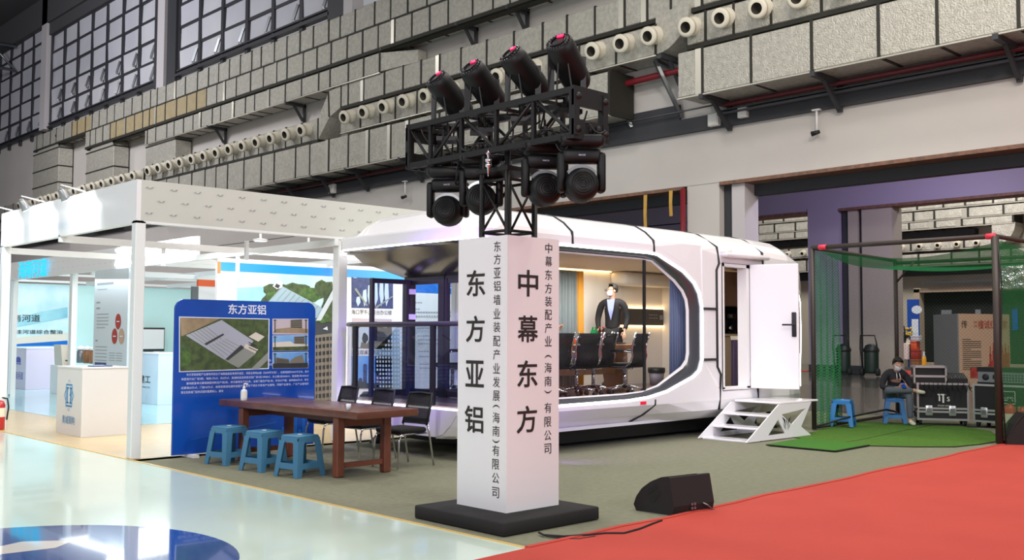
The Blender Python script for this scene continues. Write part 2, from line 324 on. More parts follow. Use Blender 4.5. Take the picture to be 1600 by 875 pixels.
b = MB(); c = V((2.26, 7.4, 0)); b.poly([c+V((1.59*math.cos(t*PI/36), 1.59*math.sin(t*PI/36), .0015)) for t in range(72)])
b.poly([V((x, y, .0025)) for x, y in ((2.2, 7.55), (2.44, 7.87), (2.80, 7.83), (2.96, 7.97), (2.93, 8.08), (2.70, 8.24), (2.45, 8.14), (2.0, 7.9))], 1)
b.poly([c+V((.55*math.cos(t*PI/12)+.55, .55*math.sin(t*PI/12)-.95, .0025)) for t in range(24)], 1)
tag(b.build('floor_marking', ['epoxy_blue', 'epoxy_mark']), 'round blue floor marking with white arrow on the glossy floor', 'floor marking')
# wooden and pale floor of the booth
b = MB(); b.box((XF, 12.6, -.012), (19.5, 36, .004)); struct(b.build('floor_booth', 'wood_floor'))
b = MB(); b.box((7.0, 17.2, .004), (19, 36, .010)); struct(b.build('floor_booth_pale', 'aqua_floor'))

XW, XS, XT = 30.0, 40.0, 52.0
# near wall: band over the opening, upper wall, pillars
b = MB(); b.box((XW, -10, 7.05), (XW+.9, 22.2, 9.0)); b.box((XW, 22.2, 7.05), (XW+.9, 130, 9.3)); b.box((XW, -10, 9.0), (XW+.4, 130, 18.6))
b.box((XW+.02, 20.75, -.1), (XW+.9, 22.15, 7.05)); b.box((XW+.05, 42.8, -.1), (XW+.9, 44.5, 7.05)); b.box((XW+.05, 45, -.1), (XW+.6, 130, 7.05))
b.box((XW, -10, 26.8), (XW+.4, 130, 30))
struct(b.build('wall_back', 'wall_white'))
b = MB(); b.box((XW-.18, -10, 8.98), (XW+.1, 130, 9.5)); b.box((XW-.08, 22.4, 9.5), (XW+.06, 130, 10.1)); b.box((XW-.1, 60, 10.1), (XW+.06, 130, 10.9)); struct(b.build('trim_2', 'beam_dark'))
b = MB(); b.box((XW-.06, -10, 6.93), (XW+.9, 20.7, 7.05)); b.box((XW-.06, 22.3, 6.93), (XW+.9, 42.8, 7.05)); struct(b.build('trim_3', 'brown_trim'))
b = MB(); b.box((XW+.7, -10, 6.55), (XW+1.1, 42, 6.93)); struct(b.build('trim_4', 'beam_dark'))
# reveal beside the pillar
b = MB(); b.box((XW+.3, 20.3, 0), (XW+.85, 20.74, 6.93)); struct(b.build('trim_5', 'beam_dark'))
b = MB(); b.box((XW+.1, 19.75, 0), (XW+.95, 20.28, 6.93)); struct(b.build('trim_6', 'pillar_grey'))
b = MB(); b.cyl((XW-.12, 22.24, 0), (XW-.12, 22.24, 6.95), .1); tag(b.build('riser_pipe', 'pipe_red'), 'dark red vertical riser pipe on the grey pillar behind the cabin', 'pipe')
# second wall across the passage
b = MB(); b.box((XS, -20, 7.05), (XS+.8, 23.1, 10.5)); b.box((XS, 23.1, 7.05), (XS+.8, 60, 10.5)); b.box((XS-.05, 21.55, -.1), (XS+.8, 23.0, 7.2)); b.box((XS, 29, 0), (XS+.8, 60, 7.1)); struct(b.build('wall_passage', 'wall_lilac'))
b = MB(); b.box((XS-.5, -20, 8.25), (XS, 60, 9.4)); struct(b.build('trim_7', 'beam_dark'))
b = MB(); b.box((XS-.1, -20, 6.95), (XS+.8, 21.5, 7.06)); b.box((XS-.1, 23.1, 6.95), (XS+.8, 29, 7.06)); struct(b.build('trim_8', 'brown_trim'))
b = MB(); b.box((XS+.2, 21.2, 0), (XS+.7, 21.5, 6.95)); b.box((XS+.25, 20.55, 0), (XS+.75, 20.72, 6.95)); struct(b.build('trim_9', 'beam_dark'))
b = MB(); b.box((XS+.1, 20.74, 0), (XS+.9, 21.18, 6.95)); b.box((XS+.05, 19.2, 0), (XS+.95, 20.53, 6.95)); struct(b.build('trim_10', 'wall_cream'))
b = MB(); b.box((XS-.06, 20.5, 0), (XS, 23.02, .35)); struct(b.build('baseboard_passage', 'beam_dark'))
b = MB(); b.box((XT, -30, -.1), (XT+.5, 70, 16)); struct(b.build('wall_far', 'wall_cream'))
b = MB(); b.box((XT-.3, -30, 4.75), (XT, 70, 5.15)); struct(b.build('trim_11', 'beam_dark'))
b = MB(); b.box((XW+.4, -20, 10.5), (XS+.4, 60, 10.7)); struct(b.build('ceiling_passage', 'beam_dark'))
b = MB(); b.box((XS, -30, 16), (XT+.5, 70, 16.3)); struct(b.build('ceiling_next_hall', 'ceiling_dark'))
# roof of the big hall and its far end
b = MB(); b.box((-8, 40, 30), (31, 130, 30.3)); b.box((14, -12, 30), (31, 40, 30.3)); b.box((29.4, -10, 27.6), (30.4, 130, 30)); b.box((29.6, -10, 26.6), (30.4, 88, 30)); struct(b.build('ceiling', 'ceiling_dark'))
b = MB(); b.box((-8, 128, -.1), (31, 128.5, 30)); struct(b.build('wall_far_end', 'ceiling_dark'))
# truss of the roof at the far left
b = MB()
for z in (27.2, 25.0): b.cyl((10, 96, z), (29.6, 96, z+.2), .14, n=6)
for k in range(9): b.cyl((10+k*2.2, 96, 25 if k % 2 else 27.2), (12.2+k*2.2, 96, 27.2 if k % 2 else 25), .1, n=6)
tag(b.build('roof_truss', 'steel'), 'grey steel roof truss under the dark ceiling, top left', 'roof truss')
b = MB(); b.box((XW-.6, 87.5, 18.6), (XW+.1, 88.7, 30)); b.box((XW-.6, 64.9, 18.2), (XW+.1, 66.0, 27)); b.box((XW-.6, 42.8, 17.6), (XW+.1, 43.6, 30)); struct(b.build('trim_12', 'pillar_grey'))
b = MB(); b.box((XW-.4, 66.0, 18.4), (XW+.1, 66.9, 27)); b.box((XW-.4, 63.6, 18.2), (XW+.1, 64.9, 27)); b.box((XW-.4, 43.6, 17.8), (XW+.1, 45.4, 27)); struct(b.build('trim_13', 'beam_dark'))
# the three window fields
def window(n, ya, yb, za, zb, cols, rows, armrows):
    fr = MB(); y = [ya+(yb-ya)*k/cols for k in range(cols+1)]; z = [za+(zb-za)*k/rows for k in range(rows+1)]
    x = XW-.12
    for k in y: fr.box((x-.1, k-.16, za-.7), (x+.15, k+.16, zb))
    for k in z: fr.box((x-.06, ya, k-.09), (x+.12, yb, k+.09))
    fr.box((x-.28, ya, za-.3), (x+.1, yb, za-.12)); fr.box((x-.2, ya, za+.06), (x+.1, yb, za+.16))
    root = struct(fr.build('window_%d' % n, 'window_bar'))
    g = MB()
    for i in range(cols):
        for j in range(rows):
            t = .035*((i*7+j*3) % 5-2)
            g.add([(x+.02, y[i]+.16, z[j]+.09), (x+.02+t*.3, y[i+1]-.16, z[j]+.09), (x+.02+t, y[i+1]-.16, z[j+1]-.09), (x+.02+t*.5, y[i]+.16, z[j+1]-.09)], [(0, 1, 2, 3)])
    g.build('pane', 'pane', root)
    for j in armrows:
        for k in y[:-1] if n != 1 else y[:-1]:
            a = MB(); a.bar((x-.25, k+.55, z[j]+.25), (x-.12, k+.25, z[j]+.25+.85), .1, .16); a.bar((x-.3, k+.5, z[j]+.2), (x-.1, k+.85, z[j]+.3), .09, .14); a.build('stay', 'steel', root)
window(1, 88.9, 112.6, 18.9, 28.0, 8, 6, (0, ))
window(2, 66.9, 87.4, 18.95, 26.6, 7, 5, (0, 1))
window(3, 45.3, 63.6, 18.95, 28.1, 6, 6, (0, ))
# ------------------------------------------------------------------ ventilation ducts on the back wall
def duct(label, xf, depth, ya, yb, za, zb, pitch=1.3, nozz=None, nz=None, tan=None, ends=None, brackets=None, group='foil wrapped air ducts', ns=.92, rail=0.):
    """long foil-wrapped duct running along Y with its front face at x=xf"""
    root = thing('air_duct', label, 'air duct', (xf+depth, (ya+yb)/2, za), 0, group)
    b = MB(); rnd = random.Random(int(ya*10)+int(za*7))
    y = ya; n = 0
    while y < yb-.05:
        L = min(pitch*rnd.choice((.8, 1, 1, 1.1, 1.25)), yb-y); j = rnd.uniform(-.012, .012)
        mi = 1 if tan and tan[0] <= y+L/2 <= tan[1] else 0
        b.rbox((xf+j, y, za+j), (xf+depth, y+L-.01, zb+j), .03, mi, seg=1, smooth=False)
        b.box((xf-.025, y-.05, za-.03), (xf+depth, y+.045, zb+.03), 2)
        if rnd.random() < .2: b.box((xf-.012, y+.06, za-.005), (xf+.05, y+.3, zb+.005), 3)
        y += L
    b.box((xf-.03, ya-.02, za-(.17 if rail else .06)), (xf+.1, yb, za-.015), 2 if rail else 3)
    if rail: b.box((xf+.12, ya, za-rail), (xf+.5, yb, za-.03), 2)  # dark strips stand for support rails plus painted underside shade between rows
    for e in ends or []: e(b)
    b.build('duct_body', ['foil', 'foil_tan', 'foil_seam', 'foil_tape'], root)
    if nozz:
        proto = None
        for yy in nozz:
            if proto is None:
                q = MB(); ax = V((-1, -.12, -.30)).normalized(); c = V((xf, yy, nz))
                z = ax; x = V((0, 1, 0)); x = (x-z*x.dot(z)).normalized(); yv = z.cross(x)
                m = Matrix(((x.x, yv.x, z.x, c.x), (x.y, yv.y, z.y, c.y), (x.z, yv.z, z.z, c.z), (0, 0, 0, 1))) @ Matrix.Scale(ns, 4)
                q.lathe([(.36, -.25), (.36, .22), (.30, .26), (.30, .5), (.38, .52), (.38, .62), (.30, .66), (.21, .66)], 18, 0, m, cap=False)
                q.lathe([(.21, .66), (.17, .3), (.0, .3)], 18, 1, m, cap=False)
                proto = q.build('nozzle', ['nozzle', 'nozzle_hole'], root)
                y0 = yy
            else:
                o = proto.copy(); COL.objects.link(o); o.parent = root; o.location = V((0, yy-y0, 0))
    for yy in brackets or []:
        q = MB(); q.bar((xf-.05, yy, za-.1), (XW-.05, yy, za-.1), .16, .16); q.bar((xf+depth*.45, yy, za-.15), (XW-.2, yy, za-.95), .12, .12)
        q.bar((XW-.12, yy, za-1.05), (XW-.12, yy, za-.05), .16, .1)
        q.build('bracket', 'beam_dark', root)
    return root
def step(a, n, d): return [a+d*k for k in range(n)]
def elbow(y, z0, z1, dy, dz, xf, depth, w):
    """slanted piece from (y, z0..z1) to the lower duct"""
    def f(b):
        p = [(y, z1), (y, z0), (y+dy*.5, z0+dz*.15-.15), (y+dy, z0+dz), (y+dy, z1+dz), (y+dy*.55, z1+dz*.1)]
        b.prism([V((xf, q[0], q[1])) for q in p], (depth, 0, 0), 0)
        b.box((xf-.02, y-.05, z0-.02), (xf+depth, y+.05, z1+.02), 2)
        b.bar((xf-.02, y+dy*.55, z1+dz*.1), (xf-.02, y+dy*.5, z0+dz*.15-.15), .07, .05, 2)
    return f
def quarter(y, z0, z1, xf, depth, sgn, big):
    """rounded end that turns up towards the upper row"""
    def f(b):
        p = [(y, z0)]+[(y+sgn*big*math.sin(t*PI/16), z0+big*(1-math.cos(t*PI/16))) for t in range(1, 9)]+[(y, z0+big)]
        b.prism([V((xf, q[0], q[1])) for q in p], (depth, 0, 0), 0)
    return f
def riser(y0, y1, z0, z1, xf, depth):
    def f(b):
        z = z1
        while z > z0:
            h = min(random.uniform(1.2, 2.0), z-z0); b.rbox((xf, y0, z-h+.02), (xf+depth, y1, z), .03, 0, seg=1, smooth=False); b.box((xf-.03, y0-.03, z-.05), (xf+depth, y1+.03, z+.04), 2); z -= h
        b.prism([V((xf, y0, z1)), V((xf, y1, z1)), V((xf, y0-.1, z1+1.3)), V((xf, y0+1.0, z1+1.1))], (depth, 0, 0), 0)
    return f
X1 = 28.8
duct('highest foil air duct, directly under the barred hall windows', X1, 1.1, 33.0, 88.0, 16.75, 17.88, 1.32, rail=.14, tan=(75, 79.3), ends=[riser(82.2, 88.0, 9.5, 16.3, X1, 1.1)])
duct('foil air duct second from top, with a tan stretch at its left', X1-.1, 1.15, 19.0, 76.5, 15.48, 16.62, 1.32, rail=.22, tan=(57.6, 72.5), ends=[riser(71.4, 76.5, 9.5, 15.0, X1, 1.1)], brackets=(30.4, 33.7, 39.3, 46))
duct('foil air duct third from top, with a tapered right end', X1-.1, 1.15, 39.4, 66.0, 14.28, 15.24, 1.32, ends=[riser(61.6, 66.0, 9.5, 14.1, X1, 1.1), lambda b: b.prism([V((X1-.1, 39.4, 14.3)), V((X1-.1, 39.4, 15.22)), V((X1+.6, 37.3, 15.1)), V((X1+.6, 37.3, 14.5))], (.5, 0, 0), 0)], brackets=(48, 57))
duct('foil air duct without nozzles stepping down at its left end', X1, 1.15, 9.5, 42.8, 13.14, 14.26, 1.35, rail=.3, ends=[elbow(42.8, 13.14, 14.26, 2.1, -1.42, X1, 1.15, 1)])
duct('short nozzled duct at top right, above the largest duct', X1-.05, 1.15, 8.0, 21.2, 11.82, 12.88, 1.45, rail=.38, nozz=[20.9, 19.5, 18.05, 16.6, 15.15, 13.7], nz=12.45, group='nozzled air ducts')
duct('nozzled duct behind the stage lights with a rounded right end', X1-.15, 1.2, 22.5, 42.6, 11.75, 12.85, 1.5, nozz=[41.6, 40.0, 38.4, 36.85, 35.3, 33.7, 32.1, 30.5, 28.6, 27.0, 25.2, 23.8, 22.5], nz=12.45, ends=[quarter(22.5, 11.75, 0, X1-.15, 1.2, -1, 1.5)], group='nozzled air ducts', brackets=(22.3, 25.8))
duct('nozzled duct at centre left, over the white stand corner', X1, 1.15, 44.9, 65.8, 11.75, 12.84, 1.6, rail=.25, nozz=step(45.8, 13, 1.56), nz=12.42, group='nozzled air ducts')
duct('nozzled duct at far left, just above the glowing stand fascia', X1, 1.15, 66.2, 100.0, 11.7, 12.7, 1.7, nozz=step(66.9, 14, 1.75), nz=12.35, group='nozzled air ducts')
duct('long plain foil duct at lower left, behind the lighting truss', X1-.3, 1.4, 24.6, 66.0, 9.86, 11.5, 1.75, brackets=(37.5, 41.9, 45.0, 48.5))
duct('largest and nearest foil duct, at upper right above the red pipe', X1-.6, 1.5, 5.0, 21.2, 9.85, 11.42, 1.75, brackets=(10.5, 16.0, 20.2))
# struts, pipes, cable trays
for yy, lab in ((25.3, 'left of the two grey slanted struts by the red pipe'), (22.9, 'right of the two grey slanted struts by the red pipe')):
    q = MB(); q.bar((X1+.3, yy, 11.7), (XW-.08, yy-.6, 9.6), .16, .12); q.bar((X1+.3, yy, 11.7), (XW-.03, yy, 11.6), .12, .12)
    tag(q.build('wall_strut', 'steel'), lab, 'strut', 'slanted wall struts')
q = MB(); q.tube([(29.5, 26.2, 9.3), (29.5, 26.05, 11.0), (29.5, 25.6, 11.2), (29.5, 21.6, 11.25), (29.5, 21.3, 11.25)], .13)
tag(q.build('sprinkler_pipe', 'pipe_red'), 'red pipe bending down right of the lighting truss', 'pipe')
q = MB(); q.tube([(29.6, 20.6, 10.3), (29.6, 20.6, 9.78), (29.6, 20.2, 9.68), (29.6, 5, 9.68)], .09)
tag(q.build('sprinkler_pipe', 'pipe_dark'), 'dark red pipe running in shade under the largest duct, right', 'pipe')
q = MB(); q.tube([(29.5, 50, 9.55), (29.5, 30, 9.62)], .07); tag(q.build('sprinkler_pipe', 'pipe_dark'), 'thin dark red pipe under the long plain duct at left', 'pipe')
q = MB(); q.box((29.55, 4, 9.35), (29.8, 20.5, 9.42)); q.box((29.6, 4, 9.5), (29.8, 20.5, 9.53)); tag(q.build('cable_tray', 'tray_grey'), 'grey cable tray along the dark beam at upper right', 'cable tray')
q = MB(); q.cyl((29.7, 26, 9.75), (29.7, 20.6, 9.78), .03); tag(q.build('conduit', 'tray_grey'), 'thin pale conduit along the dark beam behind the truss', 'conduit')
for (yy, zz, s, lab) in ((20.75, 9.25, .45, 'larger white junction box on the wall above the grey pillar'), (19.55, 9.32, .36, 'smaller white junction box right of the larger one on the wall'), (44.9, 9.25, .5, 'white junction box at the beam under the left duct')):
    q = MB(); q.rbox((XW-.36, yy-s/2, zz-s/2), (XW-.1, yy+s/2, zz+s/2), .03); q.box((XW-.38, yy-s*.4, zz-s*.4), (XW-.35, yy+s*.4, zz+s*.4)); tag(q.build('junction_box', 'counter_white'), lab, 'junction box')
for yy, lab in ((16.77, 'small black security camera on a white drop rod at upper right'), (38.7, 'small black security camera on a white drop rod left of the truss')):
    t = thing('security_camera', lab, 'camera', (29.78, yy, 9.0), 0, 'security cameras on drop rods')
    q = MB(); q.cyl((29.78, yy, 9.0), (29.78, yy, 8.3), .035); q.box((29.7, yy-.14, 8.96), (29.86, yy+.14, 9.0)); q.build('drop_rod', 'white_panel', t)
    q = MB(); q.cyl((29.78, yy-.1, 8.25), (29.72, yy+.16, 8.2), .06, .085); q.build('camera_body', 'black', t)
for yy, zz, h, lab in ((24.0, 6.9, 1.5, 'longer tan strap hanging from the wall opening behind the cabin'), (22.8, 6.95, .95, 'shorter tan strap hanging from the wall opening behind the cabin')):
    q = MB(); q.loft([[(29.9, yy-.08, zz), (29.9, yy+.08, zz)], [(29.86, yy-.08, zz-h*.5), (29.86, yy+.06, zz-h*.5)], [(29.92, yy-.06, zz-h), (29.92, yy+.08, zz-h)]]); solid(tag(q.build('strap', 'yellow_tape'), lab, 'strap', 'hanging straps'), .02)
# ducts of the next hall, seen through the opening
def far_duct(lab, za, zb, ya, yb, nozz=None, xf=XT-1.2, riser_=None):
    duct(lab, xf, 1.1, ya, yb, za, zb, 1.35, nozz=nozz, nz=(za+zb)/2 if nozz else None, ns=.42, group='air ducts of the next hall', ends=riser_)
far_duct('uppermost foil duct of the next hall, under the lilac beam', 8.1, 8.75, 8, 46)
far_duct('second foil duct from the top in the next hall', 7.52, 7.98, 8, 46)
far_duct('third foil duct of the next hall, with a dark end', 7.1, 7.45, 18.3, 40)
far_duct('nozzled duct of the next hall, behind the net roof', 6.0, 6.5, 19.3, 40, nozz=step(20.0, 14, .95), riser_=[quarter(19.3, 6.0, 0, XT-1.2, 1.1, -1, 1.1)])
far_duct('lowest foil duct of the next hall, right above the dark beam', 5.2, 5.8, 8, 40, xf=XT-1.3)
b = MB(); b.box((XT-.5, 20.4, 6.72), (XT, 45, 7.02)); struct(b.build('trim_14', 'beam_dark'))
# ------------------------------------------------------------------ sign column with the lighting truss
CX, CY, CS = 5.83, 6.16, .63
t = thing('sign_column', 'tall white square column lettered in black, standing on a black foot', 'sign column', (CX+CS/2, CY+CS/2, 0))
b = MB(); b.rbox((5.52, 5.86, .003), (6.66, 7.0, .115), .012, seg=1); b.build('base_plate', 'black_rough', t)
b = MB(); th = .02; z0, z1 = .115, 2.44
for lo, hi in (((CX, CY, z0), (CX+CS, CY+th, z1)), ((CX, CY+th, z0), (CX+th, CY+CS, z1)), ((CX+CS-th, CY+th, z0), (CX+CS, CY+CS, z1)), ((CX+th, CY+CS-th, z0), (CX+CS-th, CY+CS, z1))): b.box(lo, hi)
b.build('panel_box', 'white_panel', t)
mL = lambda px, py: frame(at(px, py, x=CX), (0, -1, 0), (0, 0, 1))
mR = lambda px, py: frame(at(px, py, y=CY), (1, 0, 0), (0, 0, 1))
b = MB()
for ch, px, py in zip('东方亚铝', (744, 743, 742, 741), (442.5, 514, 584, 655)): write(b, ch, mL(px, py), .232, .222, bold=.022)
for ch, px, py in zip('中幕东方', (825, 824.5, 824, 823), (442.5, 514, 584, 655)): write(b, ch, mR(px, py), .232, .222, bold=.022)
b.build('large_lettering', 'ink', t)
b = MB()
for ch, py in zip('东方亚铝墙业装配产业发展︵海南︶有限公司', (385, 405, 426.5, 447, 468.5, 490, 511, 533, 554, 575.5, 597, 618.5, 635, 652.5, 673.5, 689.5, 704, 725.5, 747, 769.5)):
    write(b, ch if ch not in '︵︶' else {'︵': '(', '︶': ')'}[ch], mL(777.5-(py-385)*.0075, py) @ (Matrix.Rotation(-PI/2, 4, 'Z') if ch in '︵︶' else Matrix()), *((.085, .088) if ch not in '︵︶' else (.028, .085)), bold=.004)
for ch, py in zip('中幕东方装配产业︵海南︶有限公司', (388, 408.5, 429.5, 450.5, 471, 492, 512.5, 533, 557, 574.5, 595.5, 612, 637, 659, 680, 701)):
    write(b, ch if ch not in '︵︶' else {'︵': '(', '︶': ')'}[ch], mR(857-(py-388)*.005, py) @ (Matrix.Rotation(-PI/2, 4, 'Z') if ch in '︵︶' else Matrix()), *((.085, .088) if ch not in '︵︶' else (.028, .085)), bold=.004)
b.build('small_lettering', 'ink', t)

# truss: tower standing inside the column, cross beam on top
TX0, TX1, TY0, TY1, TZ0, TZ1 = 5.90, 6.25, 5.46, 7.60, 3.20, 3.57
t = thing('lighting_truss', 'black box truss on a square tower rising out of the white column', 'truss', (6.13, 6.48, .12))
b = MB(); cs = [(5.97, 6.31), (6.30, 6.31), (6.30, 6.64), (5.97, 6.64)]
for x, y in cs: b.tube([(x, y, .125), (x, y, 3.2)], .026, 8)
for i in range(4):
    p, q = cs[i], cs[(i+1) % 4]
    for k, z in enumerate((.3, .85, 1.4, 1.95, 2.5, 2.95)):
        b.cyl((*p, z), (*q, z), .014, n=6)
        if k < 5: b.cyl((*(p if k % 2 else q), z), (*(q if k % 2 else p), (.3, .85, 1.4, 1.95, 2.5, 2.95)[k+1]), .012, n=6)
b.box((5.93, 6.27, 3.02), (6.34, 6.68, 3.06)); b.build('tower', 'truss_black', t)
b = MB(); ch = [(TX0, TZ1), (TX1, TZ1), (TX0, TZ0), (TX1, TZ0)]
for x, z in ch: b.bar((x, TY0, z), (x, TY1, z), .052)
b.build('chord', 'truss_black', t)
b = MB(); ys = [TY0, 5.92, 6.38, 6.84, 7.28, TY1]
for x in (TX0, TX1):
    for i, y in enumerate(ys):
        b.bar((x, y, TZ0), (x, y, TZ1), .034 if 0 < i < 5 else .06)
        if i < 5: b.cyl((x, y, TZ0 if i % 2 == 0 else TZ1), (x, ys[i+1], TZ1 if i % 2 == 0 else TZ0), .015, n=6)
for z in (TZ0, TZ1):
    for i, y in enumerate(ys):
        b.bar((TX0, y, z), (TX1, y, z), .03)
        if i < 5: b.cyl((TX0 if i % 2 else TX1, y, z), (TX1 if i % 2 else TX0, ys[i+1], z), .013, n=6)
b.build('lattice', 'truss_black', t)
for y in (TY0-.01, TY1+.01):
  for z in (TZ0+.05, TZ1-.05):
    b = MB(); b.box((TX0-.03, y-.012, z-.08), (TX1+.05, y+.012, z+.08))
    for x in (TX0+.02, TX1): b.lathe([(.028, -.03), (.028, .03)], 10, 0, Matrix.Translation((x, y, z)) @ Matrix.Rotation(PI/2, 4, 'X'))
    b.build('end_plate', 'truss_black', t)
if 0:
    pass
b = MB(); q = at(763, 255, x=5.86)
b.lathe([(.0, -.12), (.006, -.1), (.012, -.04), (.03, -.03), (.03, -.005), (.014, 0), (.03, .012), (.03, .035), (.012, .045), (.012, .075), (.022, .08), (.022, .095), (.006, .1), (0, .13)], 12, 0, Matrix.Translation(q))
b.build('clamp', 'chrome', t)
def hang(a, c, sag, n=10): return [V(a).lerp(V(c), i/n)-V((0, 0, sag*4*(i/n)*(1-i/n))) for i in range(n+1)]
b = MB(); rnd = random.Random(3)
for i in range(22):
    y = rnd.uniform(TY0+.1, TY1-.25); x = rnd.choice((TX0+.02, TX1-.03, 6.1)); z = rnd.choice((TZ1-.03, TZ0+.05, TZ1-.1))
    b.tube(hang((x, y, z), (rnd.choice((TX0+.03, TX1, 6.05)), min(TY1-.05, max(TY0+.05, y+rnd.uniform(-.45, .45))), rnd.choice((TZ1-.02, TZ0+.02, TZ0-.08))), rnd.uniform(.03, .18)), .008, 6)
b.tube(hang((TX1, TY0+.05, 3.25), (6.0, 5.62, 3.05), .06), .008, 6)
tag(b.build('cable_bundle', 'black'), 'tangle of black cables looping through the lighting truss', 'cables')

def moving_head():
    """a hanging stage light: base, yoke, round head; head axis along local -Y (towards the viewer)"""
    t = thing('moving_head_light', 'x', 'stage light', (0, 0, 0), 0, 'hanging moving head lights')
    b = MB(); b.rbox((-.175, -.12, -.13), (.175, .12, -.03), .03); b.box((-.19, -.09, -.10), (.19, .09, -.05))
    for x in (-.11, -.03, .07, .13): b.cyl((x, -.06, -.03), (x, -.06, .035), .022, n=10)
    b.cyl((0, 0, -.03), (0, 0, .1), .03); b.build('light_base', 'light_black', t)
    b = MB(); b.tube(hang((-.18, -.1, .02), (-.05, -.1, .05), .05)+hang((.05, -.1, .06), (.19, -.08, .0), .05), .008, 6); b.build('cable', 'black', t)
    b = MB(); b.rbox((-.16, -.07, -.26), (.16, .07, -.14), .035)
    for s in (-1, 1): b.rbox((s*.165-.032, -.065, -.50), (s*.165+.032, .065, -.17), .025)
    y = b.build('yoke', 'light_black', t)
    b = MB(); write(b, 'NACO', frame((0, -.0705, -.2), (1, 0, 0), (0, 0, 1)), .055); b.build('lettering', 'white_ink', y)
    b = MB(); m = Matrix.Translation((0, 0, -.44)) @ Matrix.Rotation(PI/2, 4, 'X')
    b.lathe([(0, .15), (.105, .15), (.128, .12), (.14, .05), (.14, -.06), (.13, -.13), (.1, -.16), (0, -.16)], 28, 0, m)
    for r in (.03, .05, .07, .09): b.lathe([(r, .151), (r, .154), (r+.006, .154), (r+.006, .151)], 24, 0, m, cap=False)
    b.build('light_head', 'light_black', t)
    b = MB(); n = 9
    b.loft([[V((.142*math.cos(a), -.04, -.44+.142*math.sin(a))), V((.155*math.cos(a), -.04, -.44+.155*math.sin(a)+.012)), V((.155*math.cos(a), .03, -.44+.155*math.sin(a)+.012))] for a in [PI*.22+PI*.56*k/n for k in range(n+1)]])
    b.build('pale_rim', 'silver', t)
    return t
head = moving_head(); VZ = YAW-PI/2
low = [((700, 330), 'leftmost and lowest of four round stage lights hanging under the truss'), ((752, 312), 'second from left of four round stage lights hanging under the truss'), ((851, 297), 'third from left of the round stage lights hanging right of the tower'), ((908, 290), 'rightmost of four round stage lights hanging under the truss')]
for i, ((px, py), lab) in enumerate(low):
    p = at(px, py, x=6.06); p.z += .44
    o = head if i == 0 else dup(head, (0, 0, 0), 0, '', None)
    place(o, p, VZ+(-.12, -.05, .12, .05)[i]); o['label'] = lab
    if i in (0,):
        pass
def barrel():
    """an upright stage light on its own post, barrel pointing up-left with a red display on its rear end"""
    t = thing('barrel_stage_light', 'x', 'stage light', (0, 0, 0), 0, 'barrel stage lights on top of the truss')
    ax = V((.55, .45, -.62)).normalized(); x = ax.cross(V((0, 0, 1))).normalized(); y = x.cross(ax)*-1; y = ax.cross(x)
    m = Matrix(((x.x, y.x, ax.x, 0), (x.y, y.y, ax.y, 0), (x.z, y.z, ax.z, 0), (0, 0, 0, 1))) @ Matrix.Diagonal((1.03, 1.03, 1.16, 1))
    b = MB(); b.lathe([(.0, -.17), (.085, -.17), (.112, -.15), (.12, -.1), (.122, .12), (.115, .2), (.095, .235), (0, .235)], 24, 0, m); b.build('barrel', 'light_black', t)
    b = MB()
    for k in range(24):
        a = 2*PI*k/24; b.box((-.006, -.004, -.004), (.006, .004, .012), 0, m @ Matrix.Translation((.098*math.cos(a), .098*math.sin(a), -.17)))
    b.lathe([(.06, -.18), (.06, -.172), (.075, -.172), (.075, -.18)], 20, 0, m, cap=False); b.build('rear_vent', 'dark_frame', t)
    b = MB(); up = -y if y.z < 0 else y; b.box((-.028, -.014, -.004), (.028, .014, .004), 0, m @ Matrix.Translation(((m.to_3x3().inverted() @ V((0, 0, 1))).x*.085, (m.to_3x3().inverted() @ V((0, 0, 1))).y*.085, -.176))); b.build('display', 'led_red', t)
    b = MB(); yk = V((1, -.15, 0)).normalized()
    for s in (-1, 1): b.bar(yk*(.135*s)+V((0, 0, .04)), yk*(.135*s)+V((0, 0, -.3)), .02, .05)
    b.bar(yk*-.145+V((0, 0, -.3)), yk*.145+V((0, 0, -.3)), .06, .03); b.cyl((0, 0, -.3), (0, 0, -.42), .035); b.box((-.1, -.1, -.46), (.1, .1, -.42)); b.build('yoke', 'black', t)
    for k, (a, c) in enumerate((((-.09, -.06, .05), (-.13, -.1, -.4)), ((-.05, -.1, .08), (.02, -.12, -.42)), ((.1, .02, .03), (.14, 0, -.38)))):
        b = MB(); b.tube(hang(a, c, -.06+.05*k), .008, 6); b.build('cable', 'black', t)
    return t
bar0 = barrel()
for i, ((px, py), lab) in enumerate([((700, 147), 'leftmost of four black barrel lights standing on the truss'), ((753, 131), 'second from left of the black barrel lights on top of the truss'), ((817, 111), 'third from left of the black barrel lights on top of the truss'), ((886, 95), 'rightmost and highest of four black barrel lights on the truss')]):
    p = at(px, py, x=6.07); o = bar0 if i == 0 else dup(bar0, p, 0, lab)
    place(o, p, VZ+(0, .1, -.05, .3)[i]); o['label'] = lab
